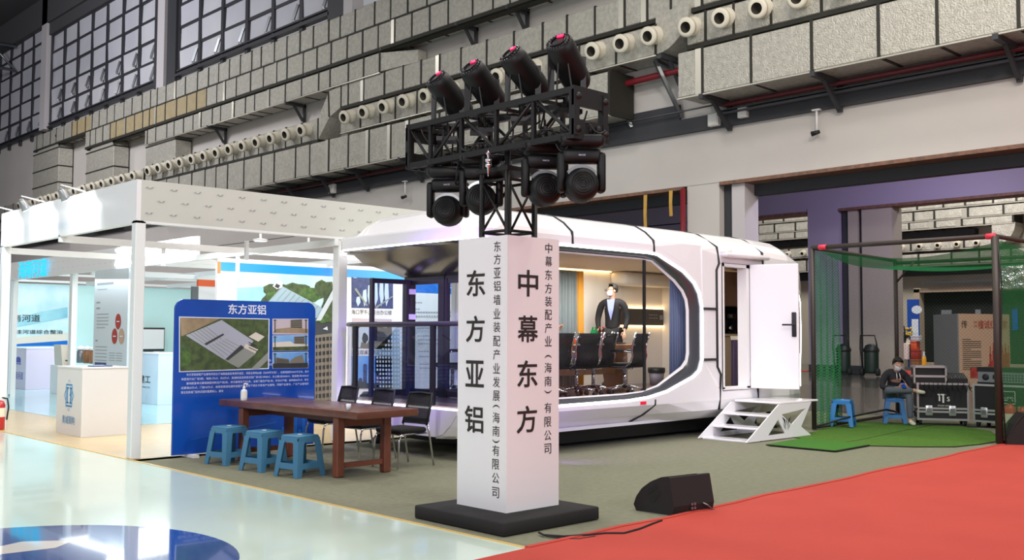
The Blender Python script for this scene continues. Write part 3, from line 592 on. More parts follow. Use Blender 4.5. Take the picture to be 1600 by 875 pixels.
# floor cables at the column foot and the wedge monitor
b = MB(); b.tube([at(*p, z=.02) for p in ((842, 832), (850, 836), (880, 838), (915, 836), (945, 833), (975, 833), (1000, 826), (1020, 818), (1034, 813))], .009, 8)
tag(b.build('floor_cable', 'rubber'), 'long black cable lying from the column foot to the wedge speaker', 'cable'); b = MB(); b.tube([at(*p, z=.014) for p in ((845, 834), (855, 838), (885, 842), (905, 842), (930, 838))], .006, 6)
tag(b.build('floor_cable', 'rubber'), 'short thin black cable lying in front of the long one at the column foot', 'cable')
t = thing('stage_monitor', 'black wedge stage speaker lying on the carpet beside the red edge', 'speaker', (7.5, 5.7, 0))
A, B_, C_, D_ = at(990, 797, z=0), at(1050, 806, z=0), at(1113, 797, z=0), None
pf = [at(*p, x=A.x+.0) for p in ()]
r = (C_-B_).normalized(); u = (A-B_); wdt = (C_-B_).length
e1 = u.normalized(); L = u.length
prof = [(0, 0), (L*.0, .03), (-.0, .03)]
side = [(0.0, 0.0), (L*.93, 0.0), (L*1.0, .055), (L*.93, .13), (L*.78, .21), (L*.56, .275), (L*.32, .318), (L*.10, .336), (L*.06, .33), (-.02, .08)]
b = MB(); out = [B_+e1*a+V((0, 0, c)) for a, c in side]
n = len(out); o2 = [p+r*wdt for p in out]
b.prism(out, r*wdt, 0); body = b.build('cabinet', 'speaker_black', t)
b = MB(); nrm = e1.cross(V((0, 0, 1))); nrm = nrm if nrm.dot(r) < 0 else -nrm
def sp(a, c, off=.004): return B_+e1*(a*L)+V((0, 0, c)) - r*off
b.poly([sp(.34, .235), sp(.40, .262), sp(.66, .19), sp(.62, .15)]); b.build('handle_recess', 'black', t); b = MB(); b.poly([sp(.28, .185), sp(.33, .20), sp(.56, .125), sp(.47, .092)]); b.build('handle_recess', 'black', t)
b = MB(); g = [B_+e1*a+V((0, 0, c)) for a, c in side[2:7]]
dv = r*wdt
b.loft([[p+dv*.04+V((0, 0, .006)) for p in g], [p+dv*.96+V((0, 0, .006)) for p in g]]); b.build('grille', 'grille', t)
b = MB(); q = B_+r*wdt*.42+V((0, 0, .085))-e1*.028
for dx, dz in ((0, 0), (.035, 0), (0, -.035), (.035, -.035)): b.box((-.011, -.011, 0), (.011, .011, .008), 0, frame(q+r*dx+V((0, 0, dz)), r, (0, 0, 1)))
b.build('socket', 'steel', t)
b = MB(); b.tube([q+r*.14, q+r*.17-e1*.03+V((0, 0, -.02)), q+r*.23-e1*.02+V((0, 0, -.06)), q+r*.3+V((0, 0, -.075))], .007, 6)
tag(b.build('speaker_cable', 'steel'), 'short grey plug cable at the back of the wedge speaker', 'cable')

# ------------------------------------------------------------------ wooden table, stools, chairs, blue sign
TA, TB, TC = at(557.5, 656.6, z=.67), at(651, 649, z=.67), at(342, 634, z=.67)
TA = V((TA.x, TA.y, 0)); dx = V((.99, -.10, 0)).normalized(); dy = V((.10, .99, 0)).normalized()
dy = (V((TC.x, TC.y, 0))-TA).normalized(); dx = V((dy.y, -dy.x, 0)); TW = .86; TL = (V((TC.x, TC.y, 0))-TA).length
t = thing('wooden_table', 'long reddish brown wooden table with thick top and square legs', 'table', tuple(TA+dx*TW/2+dy*TL/2), math.atan2(dx.y, dx.x))
mt = Matrix(((dx.x, dy.x, 0, TA.x), (dx.y, dy.y, 0, TA.y), (0, 0, 1, 0), (0, 0, 0, 1)))
b = MB(); b.rbox((0, 0, .672), (TW, TL, .755), .008, 0, mt, seg=2); b.build('table_top', 'wood_table', t)
for x in (.05, TW-.15):
    for y in (.42, TL-.5):
        b = MB(); b.rbox((x, y, .003), (x+.1, y+.1, .672), .01, 0, mt, seg=1, smooth=False); b.build('leg', 'wood_leg', t)
b = MB()
for y in (.42, TL-.5):
    b.box((.15, y+.03, .56), (TW-.15, y+.08, .64), 0, mt); b.box((.15, y+.03, .1), (TW-.15, y+.07, .16), 0, mt)
b.box((TW/2-.03, .5, .57), (TW/2+.03, TL-.45, .65), 0, mt); b.build('stretcher', 'wood_leg', t)
def stool(matname, label):
    t = thing('plastic_stool', label, 'stool', (0, 0, 0), 0, 'blue plastic stools')
    H = .46; a0, a1 = .205, .14
    b = MB(); b.rbox((-.15, -.15, H-.03), (.15, .15, H), .014, seg=2); b.add([(-.15, -.15, H-.02), (.15, -.15, H-.02), (.15, .15, H-.02), (-.15, .15, H-.02), (-.157, -.157, H-.075), (.157, -.157, H-.075), (.157, .157, H-.075), (-.157, .157, H-.075)], [(0, 1, 5, 4), (1, 2, 6, 5), (2, 3, 7, 6), (3, 0, 4, 7)])
    b.box((-.157, -.157, H-.08), (.157, -.143, H-.03)); b.box((-.157, .143, H-.08), (.157, .157, H-.03)); b.box((-.157, -.157, H-.08), (-.143, .157, H-.03)); b.box((.143, -.157, H-.08), (.157, .157, H-.03)); b.build('seat', matname, t)
    for sx in (-1, 1):
        for sy in (-1, 1):
            b = MB()
            def sec(z, w):
                k = a1+.015+(a0-a1-.015)*(1-z/H); c = (sx*k, sy*k)
                return [(c[0], c[1], z), (c[0]-sx*w, c[1], z), (c[0]-sx*w, c[1]-sy*.012, z), (c[0]-sx*.012, c[1]-sy*.012, z), (c[0]-sx*.012, c[1]-sy*w, z), (c[0], c[1]-sy*w, z)]
            b.loft([sec(0, .065), sec(.02, .065), sec(.1, .076), sec(H*.45, .08), sec(H-.1, .085), sec(H-.06, .1)], closed=True, cap=True); b.build('leg', matname, t)
    b = MB(); z = .125
    for ang in range(4):
        rm = Matrix.Rotation(ang*PI/2, 4, 'Z'); k = a1+.015+(a0-a1-.015)*(1-z/H)
        b.prism([rm @ V(p) for p in ((-k+.02, -k+.004, z+.03), (k-.02, -k+.004, z+.03), (k-.02, -k-.001, z-.02), (k-.06, -k-.001, z-.035), (-k+.06, -k-.001, z-.035), (-k+.02, -k-.001, z-.02))], rm @ V((0, .012, 0)))
    b.build('rail', matname, t)
    b = MB(); b.lathe([(.03, H+.0005), (.03, H+.003), (0, H+.003)], 12, 0, cap=False); b.build('seat_sticker', 'white_panel', t)
    return t
st = stool('stool_blue', 'x')
for i, (px, py, rz, lab) in enumerate(((357, 727, .18, 'blue plastic stool nearest the blue sign, left of three by the table'), (412, 737, .16, 'middle of the three blue plastic stools along the wooden table'), (468, 746, .14, 'blue plastic stool nearest the table corner, right of three'))):
    p = at(px, py-3, z=0); o = st if i == 0 else dup(st, p, rz, lab); place(o, (p.x, p.y, .002), rz); o['label'] = lab
st2 = stool('stool_bright', 'x')
p = at(1317, 668, z=0); place(st2, (p.x, p.y, .03), .35); st2['label'] = 'empty bright blue plastic stool on the green turf by the steps'
mp = V((17.85, 8.55, 0)); st3 = dup(st2, (mp.x+.02, mp.y+.02, .02), .5, 'bright blue plastic stool under the seated man with the phone')

def mesh_chair():
    """visitor chair facing -X, back at +X"""
    t = thing('mesh_chair', 'x', 'chair', (0, 0, 0), 0, 'black mesh visitor chairs')
    b = MB(); b.rbox((-.24, -.23, .41), (.2, .23, .475), .03); b.build('seat', 'seat_black', t)
    b = MB(); bk = [(.2, .5), (.235, .6), (.27, .75), (.3, .86)]
    b.loft([[(x, -.21+(z-.5)*.03, z), (x+.025, 0, z), (x, .21-(z-.5)*.03, z)] for x, z in bk], smooth=True); solid(b.build('backrest', 'mesh_black', t), .008)
    b = MB(); b.tube([(.2, -.215, .49), (.27, -.212, .74), (.302, -.2, .865), (.31, 0, .875), (.302, .2, .865), (.27, .212, .74), (.2, .215, .49)], .015, 8); b.box((.205, -.215, .53), (.245, .215, .57)); b.build('back_frame', 'black', t)
    for s in (-1, 1):
        b = MB(); b.tube([(-.27, s*.225, .005), (-.245, s*.22, .33), (-.22, s*.215, .395), (-.16, s*.21, .405), (.18, s*.21, .405)], .0125, 8); b.build('leg', 'chrome', t)
        b = MB(); b.tube([(.31, s*.23, .005), (.235, s*.225, .4), (.21, s*.22, .5)], .0125, 8); b.build('leg', 'chrome', t)
    b = MB(); b.cyl((-.2, -.21, .4), (-.2, .21, .4), .011); b.cyl((.2, -.22, .4), (.2, .22, .4), .011); b.build('stretcher', 'chrome', t)
    return t
mc = mesh_chair(); rzt = math.atan2(dx.y, dx.x)
for i, (x, y, lab) in enumerate(((7.56, 9.83, 'nearest of three black mesh chairs, tucked to the table by the column'), (7.66, 10.72, 'middle of three black mesh chairs behind the wooden table'), (7.72, 11.62, 'farthest of three black mesh chairs, next to the blue sign'))):
    o = mc if i == 0 else dup(mc, (x, y, .002), rzt, lab); place(o, (x, y, .002), rzt+(.05, .0, -.05)[i]); o['label'] = lab
# things on the table
t = thing('sanitizer_bottle', 'clear pump bottle of hand sanitizer on the wooden table', 'bottle', tuple(at(381, 627, z=.757)))
q = at(381, 626, z=.757)
b = MB(); b.lathe([(.0, 0), (.036, 0), (.04, .01), (.04, .12), (.034, .135), (.014, .145), (.014, .16)], 16, 0, Matrix.Translation(q)); b.build('bottle_body', 'clear_plastic', t)
b = MB(); b.lathe([(.0415, .03), (.0415, .11)], 16, 0, Matrix.Translation(q), cap=False); b.build('bottle_label', 'label_white', t)
b = MB(); b.lathe([(.018, .15), (.018, .175), (.006, .18), (.006, .215)], 12, 0, Matrix.Translation(q)); b.bar(q+V((0, 0, .215)), q+V((0, 0, .215))+CR*.05-V((0, 0, .008)), .018, .014); b.build('pump', 'white_gloss', t)
q = at(544.5, 641, z=.757); b = MB(); b.lathe([(.022, 0), (.03, .07), (.027, .07), (.02, .005)], 14, 0, Matrix.Translation(q)); b.lathe([(.0, .012), (.021, .012), (.021, .03), (0, .03)], 10, 1, Matrix.Translation(q), cap=False)
tag(b.build('glass_cup', ['clear_plastic', 'black']), 'small clear cup near the front corner of the wooden table', 'cup')

# blue sign board
SX0, SX1, SY, SZ = 5.83, 7.93, 12.36, 2.04
t = thing('sign_board', 'blue printed sign board with rounded top corners behind the stools', 'sign', ((SX0+SX1)/2, SY, 0))
def sgn(px, py, off=0.): p = at(px, py, y=SY); return V((p.x, p.y-off, p.z))
b = MB(); r = .13; pr = [(SX0, .04), (SX1, .04)]+[(SX1-r+r*math.cos(a), SZ-r+r*math.sin(a)) for a in [PI/2*k/8 for k in range(9)]]+[(SX0+r+r*math.cos(a), SZ-r+r*math.sin(a)) for a in [PI/2+PI/2*k/8 for k in range(9)]]
b.prism([V((x, SY, z)) for x, z in pr], (0, .035, 0)); b.build('board', 'sign_blue', t)
b = MB(); write(b, '东方亚铝', frame(sgn(386.5, 483.5, .0), (1, 0, 0), (0, 0, 1)), .56, .13, bold=.03, off=.003); b.build('title', 'white_ink', t)
b = MB()
rows = ('东方亚铝墙业装配产业发展（海南）有限公司是专注于建筑幕墙研发、设计、制造、安装、咨询等全过程的专业化公司，是', '由国家级高新技术企业联合组建的建筑幕墙专项设计甲级企业、建筑幕墙专业承包壹级企业，主营各类建材生产、装配式单元幕', '墙制造并具有业界领先的全产业链企业。', '　　东方亚铝装配产业基地项目位于海南临高金牌港开发区，项目总用地60亩（52039平方米），总建筑面积54903平方米，其中', '单层现代化厂房3栋，每栋1万㎡，共3万㎡，高端制造及研发实验厂房3栋14900㎡，办公楼1栋4000㎡，宿舍楼1栋4600㎡', '　　基地配备单元幕墙装配材料生产线2条，单元幕墙生产线3条，全新门窗生产线1条，年设计产能：装饰板60万㎡，单元', '式幕墙30万㎡，门窗10万㎡，海南首家绿色建筑装配产业基地下辖东方家具产业基地，河南产业基地，广东产业基地四', '南北向高端门窗供应链的重要核心。基地')
for k, row in enumerate(rows):
    full = SX1-SX0-.2; wdt = full if k in (0, 1, 3, 4, 5, 6) else full*len(row)/58
    if k == 0: wdt -= .07
    write(b, row.strip('　'), frame(V((SX0+.1+(.07 if k in (0, 3, 5) else 0)+(wdt-(.07 if k in (3, 5) else 0))/2, SY, 1.233-k*.0565)), (1, 0, 0), (0, 0, 1)), wdt-(.07 if k in (3, 5) else 0), .034, off=.003)
b.build('paragraph', 'white_ink', t)
def quad_px(pts, f, off): return [f(px, py, off) for px, py in pts]
b = MB(); b.poly(quad_px([(279.5, 494.5), (421, 498), (420, 576.5), (279.5, 581.5)], sgn, .003), 0)
b.poly(quad_px([(281, 496), (419.5, 499.3), (418.5, 575), (281, 580)], sgn, .004), 1)
b.poly(quad_px([(281, 496), (344, 497.5), (283, 526)], sgn, .005), 2)
b.poly(quad_px([(281, 526), (299, 520), (344, 556), (352, 577.5), (281, 580)], sgn, .005), 3)
b.poly(quad_px([(283, 538), (296, 548), (298, 566), (283, 574)], sgn, .006), 4)
b.poly(quad_px([(290, 524), (346, 500), (396, 533), (383, 547), (350, 562)], sgn, .006), 5)
for k in range(6): b.poly(quad_px([(296+k*5, 521.5-k*2.2), (297+k*5, 521-k*2.2), (321+k*5, 538.5-k*1.8), (320+k*5, 539-k*1.8)], sgn, .007), 6)
for k in range(6): b.poly(quad_px([(326+k*5, 540-k*2), (327+k*5, 539.5-k*2), (351+k*5.5, 558-k*3), (350+k*5.5, 558.5-k*3)], sgn, .007), 6)
b.poly(quad_px([(319, 537), (348, 521), (350, 523), (322, 539.5)], sgn, .008), 7)
b.poly(quad_px([(350, 562), (380, 541), (386, 546), (400, 552), (372, 575), (356, 566)], sgn, .008), 6)
b.poly(quad_px([(352, 561), (376, 539), (382, 543), (356, 563)], sgn, .009), 7)
b.poly(quad_px([(388, 526), (399, 519), (413, 526), (403, 534)], sgn, .009), 8)
b.poly(quad_px([(384, 537), (403, 546), (398, 552), (380, 543)], sgn, .01), 8)
for k in range(3): b.poly(quad_px([(388+k*.0, 534+k*4), (401, 540+k*4), (401, 541.4+k*4), (388, 535.4+k*4)], sgn, .011), 7)
b.poly(quad_px([(392, 576), (418.5, 550), (418.5, 562), (404, 576)], sgn, .009), 6)
b.build('aerial_photograph', ['white_ink', 'tree_print', 'dirt_print', 'tree_print', 'leaf_print', 'roof_print', 'road_print', 'shade_print', 'sand_print'], t)
for k, (y0, y1, sky) in enumerate(((498.5, 522, 'dusk_print'), (524.5, 548.3, 'sky_print'), (551, 575.5, 'sky_print'))):
    b = MB(); f = lambda u, v: (426+u*55, y0+v*(y1-y0)-u*(.8 if k else 0))
    b.poly(quad_px([f(-.01, -.02), f(1.01, -.02), f(1.01, 1.02), f(-.01, 1.02)], sgn, .003), 0); b.poly(quad_px([f(0, 0), f(1, 0), f(1, 1), f(0, 1)], sgn, .004), 1)
    if k == 0:
        b.poly(quad_px([f(.5, .06), f(.83, .0), f(.84, .75), f(.5, .62)], sgn, .005), 2)
        for i in range(4): b.poly(quad_px([f(.52, .12+i*.13), f(.82, .1+i*.14), f(.82, .15+i*.14), f(.52, .17+i*.13)], sgn, .006), 3)
        b.poly(quad_px([f(.1, .66), f(.5, .56), f(1, .66), f(1, .95), f(.0, .9)], sgn, .0055), 4)
    elif k == 1:
        b.poly(quad_px([f(.6, .08), f(.9, .06), f(.92, .6), f(.6, .6)], sgn, .005), 2); b.poly(quad_px([f(.0, .45), f(.5, .38), f(.6, .55), f(1, .6), f(1, .8), f(0, .78)], sgn, .006), 5); b.poly(quad_px([f(0, .75), f(1, .72), f(1, 1), f(0, 1)], sgn, .007), 6)
        for i in range(4): b.poly(quad_px([f(.62, .14+i*.11), f(.88, .13+i*.11), f(.88, .17+i*.11), f(.62, .18+i*.11)], sgn, .008), 3)
    else:
        b.poly(quad_px([f(.1, .3), f(.45, .42), f(.5, .75), f(.04, .75)], sgn, .005), 2); b.poly(quad_px([f(.5, .5), f(.64, .3), f(.84, .16), f(.9, .75), f(.5, .75)], sgn, .006), 2); b.poly(quad_px([f(0, .7), f(1, .68), f(1, 1), f(0, 1)], sgn, .007), 3)
        for i in range(4): b.poly(quad_px([f(.1, .38+i*.09), f(.45, .48+i*.07), f(.45, .51+i*.07), f(.1, .42+i*.09)], sgn, .008), 3)
    for xx in (.06, .94):
        b.poly(quad_px([f(xx-.06, .1), f(xx, .02), f(xx+.06, .12), f(xx+.012, .1), f(xx+.012, .9), f(xx-.012, .9), f(xx-.012, .1)], sgn, .009), 3)
    b.build('building_photograph', ['white_ink', sky, 'facade_print', 'facade_dark', 'dirt_print', 'sand_print', 'tree_print'], t)
b = MB()
for k, h in enumerate((.25, .42, .3, .5, .2, .36)): b.poly([V((SX1-.52+k*.065, SY-.004, .06)), V((SX1-.47+k*.065, SY-.004, .06)), V((SX1-.47+k*.065, SY-.004, .06+h)), V((SX1-.52+k*.065, SY-.004, .06+h))])
b.poly([V((SX0+.25, SY-.004, .22)), V((SX0+1.5, SY-.004, .37)), V((SX0+1.5, SY-.004, .39)), V((SX0+.25, SY-.004, .23))]); b.build('skyline_print', 'deep_blue', t)
b = MB()
for x in (SX0+.25, SX1-.25): b.box((x-.04, SY-.16, .003), (x+.04, SY+.22, .04)); b.box((x-.03, SY+.035, .04), (x+.03, SY+.07, 1.6))
b.build('stand_foot', 'white_panel', t)
# ------------------------------------------------------------------ white capsule cabin
KX, KY, KE = 8.33, 9.40, 12.50          # open end, near side, far side
ZT, ZB = 2.82, .635                     # light strip above / below
XE = 16.15
t = cab = thing('capsule_cabin', 'large white capsule cabin with rounded glass front and glowing light strips', 'cabin', (12.3, 10.95, 0))
# outline of the big side window: upper and lower edge as functions of X
top_edge = [(KX, ZT), (8.8, ZT), (11.75, ZT), (11.98, 2.805), (12.62, 2.58), (12.90, 2.41), (13.03, 2.25), (13.09, 2.05)]
bot_edge = [(KX, ZB), (8.8, ZB), (11.3, .655), (11.75, .685), (12.2, .76), (12.85, .96), (13.02, 1.06), (13.09, 1.22)]
def both(f):
    """near side and mirrored far side"""
    f(lambda y: KY+y); f(lambda y: KE-y)
b = MB(); CRZ = 3.0
def roofsec(x, zt, ins=0., drop=0., Y=None):
    yy = [ins, ins, ins+.02, ins+.16, ins+.34, ins+.5]; zz = [zt, min(2.94, zt+.12), CRZ-drop, 3.12-drop, 3.22-drop, 3.26-drop]
    l = [V((x, KY+a, c)) for a, c in zip(yy, zz)]; return l+[V((x, (KY+KE)/2, 3.29-drop))]+[V((x, KE-a, c)) for a, c in list(zip(yy, zz))[::-1]]
def zt_at(x):
    for (a, c), (d, e) in zip(top_edge, top_edge[1:]):
        if a <= x <= d: return c+(e-c)*(x-a)/(d-a)
    return top_edge[-1][1]
xs = [8.8, 10.3, 11.75, 11.98, 12.62, 12.9, 13.03, 13.09]
def lip(x, ins):
    q = roofsec(x, ZT, ins)
    return [V((p.x, p.y, min(p.z, 2.97))) for p in q]
secs = [lip(KX, .24), lip(KX+.03, .16), lip(KX+.10, .06), roofsec(KX+.34, ZT, .0, .07)]+[roofsec(x, zt_at(x)) for x in xs]
b.loft(secs)
fr = [secs[0][i] for i in range(len(secs[0]))]; b.poly(fr)            # end face over the balcony
b.loft([roofsec(13.09, 2.9), roofsec(13.62, 2.76), roofsec(14.39, 2.76), roofsec(14.95, 2.8), roofsec(15.6, 2.78, .0, .02)])
def tailsec(x, ins, drop, zb):
    s = roofsec(x, 2.6-drop, ins, drop); return s
def low(x, zt, ins=0., up=0.):
    k = min(1, max(0, (x-11.9)/1.0)); yy = [ins, ins-.015*k, ins+.12-.11*k, ins+.28-.13*k, ins+.42]; zz = [zt, min(.58, zt-.02), .44, .32+up, .28+up]
    return [V((x, KY+a, c)) for a, c in zip(yy, zz)], [V((x, KE-a, c)) for a, c in zip(yy, zz)]
def zb_at(x):
    for (a, c), (d, e) in zip(bot_edge, bot_edge[1:]):
        if a <= x <= d: return c+(e-c)*(x-a)/(d-a)
    return bot_edge[-1][1]
ls = [low(KX, ZB, .3), low(KX+.03, ZB, .22), low(KX+.12, ZB, .1), low(KX+.28, ZB, .02)]+[low(x, zb_at(x)) for x in (8.8, 10.3, 11.3, 11.75, 12.2, 12.85, 13.02, 13.09)]
for k in (0, 1): b.loft([q[k] for q in ls])
b.loft([ls[0][0], ls[0][1]])                                       # front of the floor edge
for k in (0, 1): b.loft([q[k] for q in (low(13.09, 1.22), low(13.62, .74), low(14.39, .74), low(15.6, .74), low(XE, .74, .12))])
def panels(Y):
    b.poly([V((13.09, Y(0), 1.22)), V((13.09, Y(0), 2.05)), V((13.09, Y(0), 2.9)), V((13.62, Y(0), 2.76)), V((13.62, Y(0), .74))])
    if Y(0) != KY: b.poly([V((13.62, Y(0), .74)), V((13.62, Y(0), 2.76)), V((14.39, Y(0), 2.76)), V((14.39, Y(0), .74))])
    b.poly([V((14.39, Y(0), .74)), V((14.39, Y(0), 2.76)), V((14.95, Y(0), 2.8)), V((15.6, Y(0), 2.78)), V((15.6, Y(0), .74))])
both(panels)
# tail: rounds off towards the far end, side glass surround
t1, t2, t3 = roofsec(15.6, 2.78, 0, .02), roofsec(16.0, 2.5, .04, .12), roofsec(XE+.25, 2.35, .22, .3)
b.loft([t1, t2, t3]); b.poly(t3)
for Y in (lambda y: KY+y, lambda y: KE-y):
    b.poly([V((15.6, Y(0), .74)), V((15.6, Y(0), 2.78)), V((16.0, Y(.04), 2.5)), V((16.12, Y(.07), 2.1)), V((16.12, Y(.07), 1.3)), V((XE, Y(.12), .74))])
b.poly([V((KX+.1, KY+.1, .30)), V((XE, KY+.3, .30)), V((XE, KE-.3, .30)), V((KX+.1, KE-.1, .30))])
shell = b.build('shell', 'white_gloss', t); solid(shell, .045, -1 if False else 0)
# soffit above balcony, ceiling and floor inside
b = MB(); b.loft([[V((KX+.03, KY+.14, 2.80)), V((KX+.03, KE-.14, 2.80))], [V((KX+.25, KY+.1, 2.78)), V((KX+.25, KE-.1, 2.78))], [V((8.75, KY+.1, 2.66)), V((8.75, KE-.1, 2.66))], [V((9.55, KY+.1, 2.46)), V((9.55, KE-.1, 2.46))]], smooth=True)
for y in (KY+.1, KE-.1): b.poly([V((KX+.25, y, 2.79)), V((9.55, y, 2.8)), V((9.55, y, 2.46)), V((8.75, y, 2.66))])
b.build('soffit', 'soffit', t)
b = MB(); b.box((9.6, KY+.1, 2.78), (15.9, KE-.1, 2.82)); b.build('ceiling_panel', 'interior_ceiling', t)
b = MB(); b.box((KX+.06, KY+.08, .5), (16.0, KE-.08, .675)); b.build('floor_panel', 'interior_floor', t)
b = MB(); b.box((9.3, KY+.5, .06), (15.4, KE-.5, .30)); b.build('undercarriage', 'black', t)
for x in (8.95, 15.5):
    for y in (KY+.32, KE-.32):
        b = MB(); b.lathe([(.0, 0), (.16, 0), (.05, .12), (.04, .3)], 10, 0, Matrix.Translation((x, y, .003))); b.build('jack', 'black', t)
# light strips
def strip(Y, sgn):
    up = [(KX+.015, Y(.6), ZT), (KX+.015, Y(.30), ZT), (KX+.08, Y(.12), ZT), (KX+.22, Y(.02), ZT), (KX+.42, Y(-.01), ZT)]+[(x, Y(-.012), z) for x, z in top_edge[1:]]+[(x, Y(-.012), z) for x, z in bot_edge[:0:-1]]
    up += [(KX+.42, Y(-.01), ZB), (KX+.22, Y(.02), ZB), (KX+.08, Y(.12), ZB), (KX+.015, Y(.30), ZB), (KX+.015, Y(.6), ZB)]
    return up
pth = strip(lambda y: KY+y, 1); pf2 = strip(lambda y: KE-y, -1)
b = MB(); b.tube(pth+pf2[::-1], .02, 8, close=True); b.build('light_strip', 'led_white', t)
b = MB(); b.tube([(15.75, KY-.005, 2.62), (15.98, KY+.03, 2.46), (16.13, KY+.06, 2.2), (16.16, KY+.07, 1.75), (16.13, KY+.06, 1.3), (16.05, KY+.03, 1.0), (16.22, KY+.12, .72), (16.27, KY+.5, .70), (16.27, KE-.5, .70)], .018, 8); b.build('tail_light_strip', 'led_white', t)
# window frame: moulded grey band just inside the strip, and the panes
def inset(path, d):
    out = []
    for (x, z) in path: out.append((x, z))
    return out
outer = [(x, z) for x, z in top_edge[1:]]+[(x, z) for x, z in bot_edge[:0:-1]]
inner = [(8.8, ZT-.10), (11.72, ZT-.10), (11.96, 2.70), (12.50, 2.42), (12.70, 2.27), (12.79, 2.14), (12.82, 1.98), (12.82, 1.34), (12.79, 1.22), (12.68, 1.12), (12.08, .85), (11.72, .775), (11.3, .755), (8.8, .745)]
for k, Y in enumerate((lambda y: KY+y, lambda y: KE-y)):
    b = MB(); no = len(outer)
    o = [V((x, Y(.005), z)) for x, z in outer]; i_ = [V((x, Y(.10), z)) for x, z in inner]
    mid = [p.lerp(q, .45)+V((0, (Y(.0)-Y(.03))*1.2, 0)) for p, q in zip(o, i_)]; lip_ = [p.lerp(q, .8) for p, q in zip(o, i_)]
    b.loft([o, mid, lip_], 0, smooth=True); b.loft([lip_, i_], 1); b.build('window_frame', ['frame_grey', 'white_panel'], t)
    def zsplit(x, hi):
        pts = inner[:7] if hi else inner[7:][::-1]
        for (a, c), (d, e) in zip(pts, pts[1:]):
            if a <= x <= d: return c+(e-c)*(x-a)/(d-a)
    XM = 11.78
    if k == 0: panes = [(9.75, XM)]
    else: panes = [(9.75, XM)]
    for xa, xb in panes:
        b = MB(); b.poly([V((xa, Y(.09), .75)), V((xb, Y(.09), zsplit(xb, 0))), V((xb, Y(.09), zsplit(xb, 1))), V((xa, Y(.09), ZT-.1))]); b.build('window_pane', 'glass', t)
    b = MB(); b.poly([V((XM, Y(.09), zsplit(XM, 0)))]+[V((x, Y(.09), z)) for x, z in inner[::-1] if x > XM]+[V((XM, Y(.09), zsplit(XM, 1)))]); b.build('window_pane', 'glass', t)
    b = MB(); b.bar((XM, Y(.085), zsplit(XM, 0)), (XM, Y(.085), zsplit(XM, 1)), .025, .05); b.build('mullion', 'black', t)
    b = MB(); b.box((9.62, min(Y(.04), Y(.14)), .67), (9.74, max(Y(.04), Y(.14)), 2.78)); b.build('corner_post', 'dark_frame', t)
# seams between the shell panels
def seam(pts, wd=.018):
    b = MB(); b.tube([p+V((0, -.012, .010 if p.z > 2.9 else 0)) for p in pts], .021, 6); b.build('panel_seam', 'seam', t)
for x, zlow in ((11.88, ZT+.02), (10.1, ZT+.02)):
    seam([V((x, KY-.01, zlow)), V((x, KY+.0, CRZ-.005)), V((x, KY+.155, 3.125)), V((x, KY+.34, 3.225)), V((x, KY+.5, 3.265))])
seam([V((11.9, KY-.005, .65)), V((11.9, KY-.005, .58)), V((11.76, KY+.10, .44)), V((11.6, KY+.25, .32))])
seam([V((13.3, KY+.5, 3.265)), V((13.42, KY+.3, 3.205)), V((13.5, KY+.0, 3.0)), V((13.53, KY-.02, 2.75)), V((13.46, KY-.02, 2.64)), V((13.47, KY-.02, 1.1)), V((13.56, KY-.02, .98)), V((13.52, KY-.01, .42))])
seam([V((13.1, KY-.02, 2.02)), V((13.47, KY-.02, 2.02))]); seam([V((13.1, KY-.02, 1.22)), V((13.47, KY-.02, 1.22))])
seam([V((14.62, KY+.5, 3.265)), V((14.75, KY+.3, 3.2)), V((14.8, KY-.01, 2.98)), V((14.82, KY-.02, 2.4))])
seam([V((14.62, KY-.02, .74)), V((14.62, KY-.02, .45))])
for px, py, X_ in ((691.5, 649.5, KX-.0), ):
    b = MB(); p = at(px, py, x=KX); b.box((KX-.006, p.y-.075, p.z-.022), (KX+.01, p.y+.075, p.z+.022)); b.build('reflector', 'reflector_red', t)
for px, py in ((1003, 629.5), (1117.5, 607)):
    p = at(px, py, y=KY); b = MB(); b.box((p.x-.065, KY-.03, p.z-.022), (p.x+.065, KY+.01, p.z+.022)); b.build('reflector', 'reflector_red', t)
# door: frame, hood, open leaf
b = MB(); DX0, DX1, DZ0, DZ1 = 13.62, 14.39, .74, 2.76
for lo, hi in (((DX0, KY-.035, DZ0), (DX0+.05, KY+.14, DZ1)), ((DX1-.09, KY-.035, DZ0), (DX1, KY+.14, DZ1)), ((DX0, KY-.035, DZ1-.05), (DX1, KY+.14, DZ1)), ((DX0, KY-.035, DZ0-.02), (DX1, KY+.14, DZ0+.03))): b.box(lo, hi)
b.build('door_frame', 'white_panel', t)
b = MB(); b.tube([(DX0-.005, KY-.03, DZ0), (DX0-.005, KY-.03, DZ1+.005), (DX1+.005, KY-.03, DZ1+.005), (DX1+.005, KY-.03, DZ0-.02), (DX0-.005, KY-.03, DZ0-.02)], .008, 6); b.build('door_gasket', 'seam', t)
b = MB(); b.rbox((13.58, KY-.16, 2.86), (14.84, KY+.02, 2.94), .03); b.rbox((13.58, KY-.15, 2.89), (13.75, KY+.02, 2.98), .03); b.build('door_hood', 'white_gloss', t)
h = V((14.40, KY-.03, 0)); e = V((14.64, 8.60, 0)); dd = (e-h); L = dd.length; dd.normalize(); nn = V((-dd.y, dd.x, 0)); nn = nn if nn.dot(V((-1, -1, 0))) > 0 else -nn
md = Matrix(((dd.x, nn.x, 0, h.x), (dd.y, nn.y, 0, h.y), (0, 0, 1, 0), (0, 0, 0, 1)))
b = MB(); b.rbox((.01, -.03, .735), (L, .03, 2.77), .012, 0, md, seg=2, smooth=False); leaf = b.build('door_leaf', 'white_gloss', t)
q = at(1238.5, 506, y=8.66); 
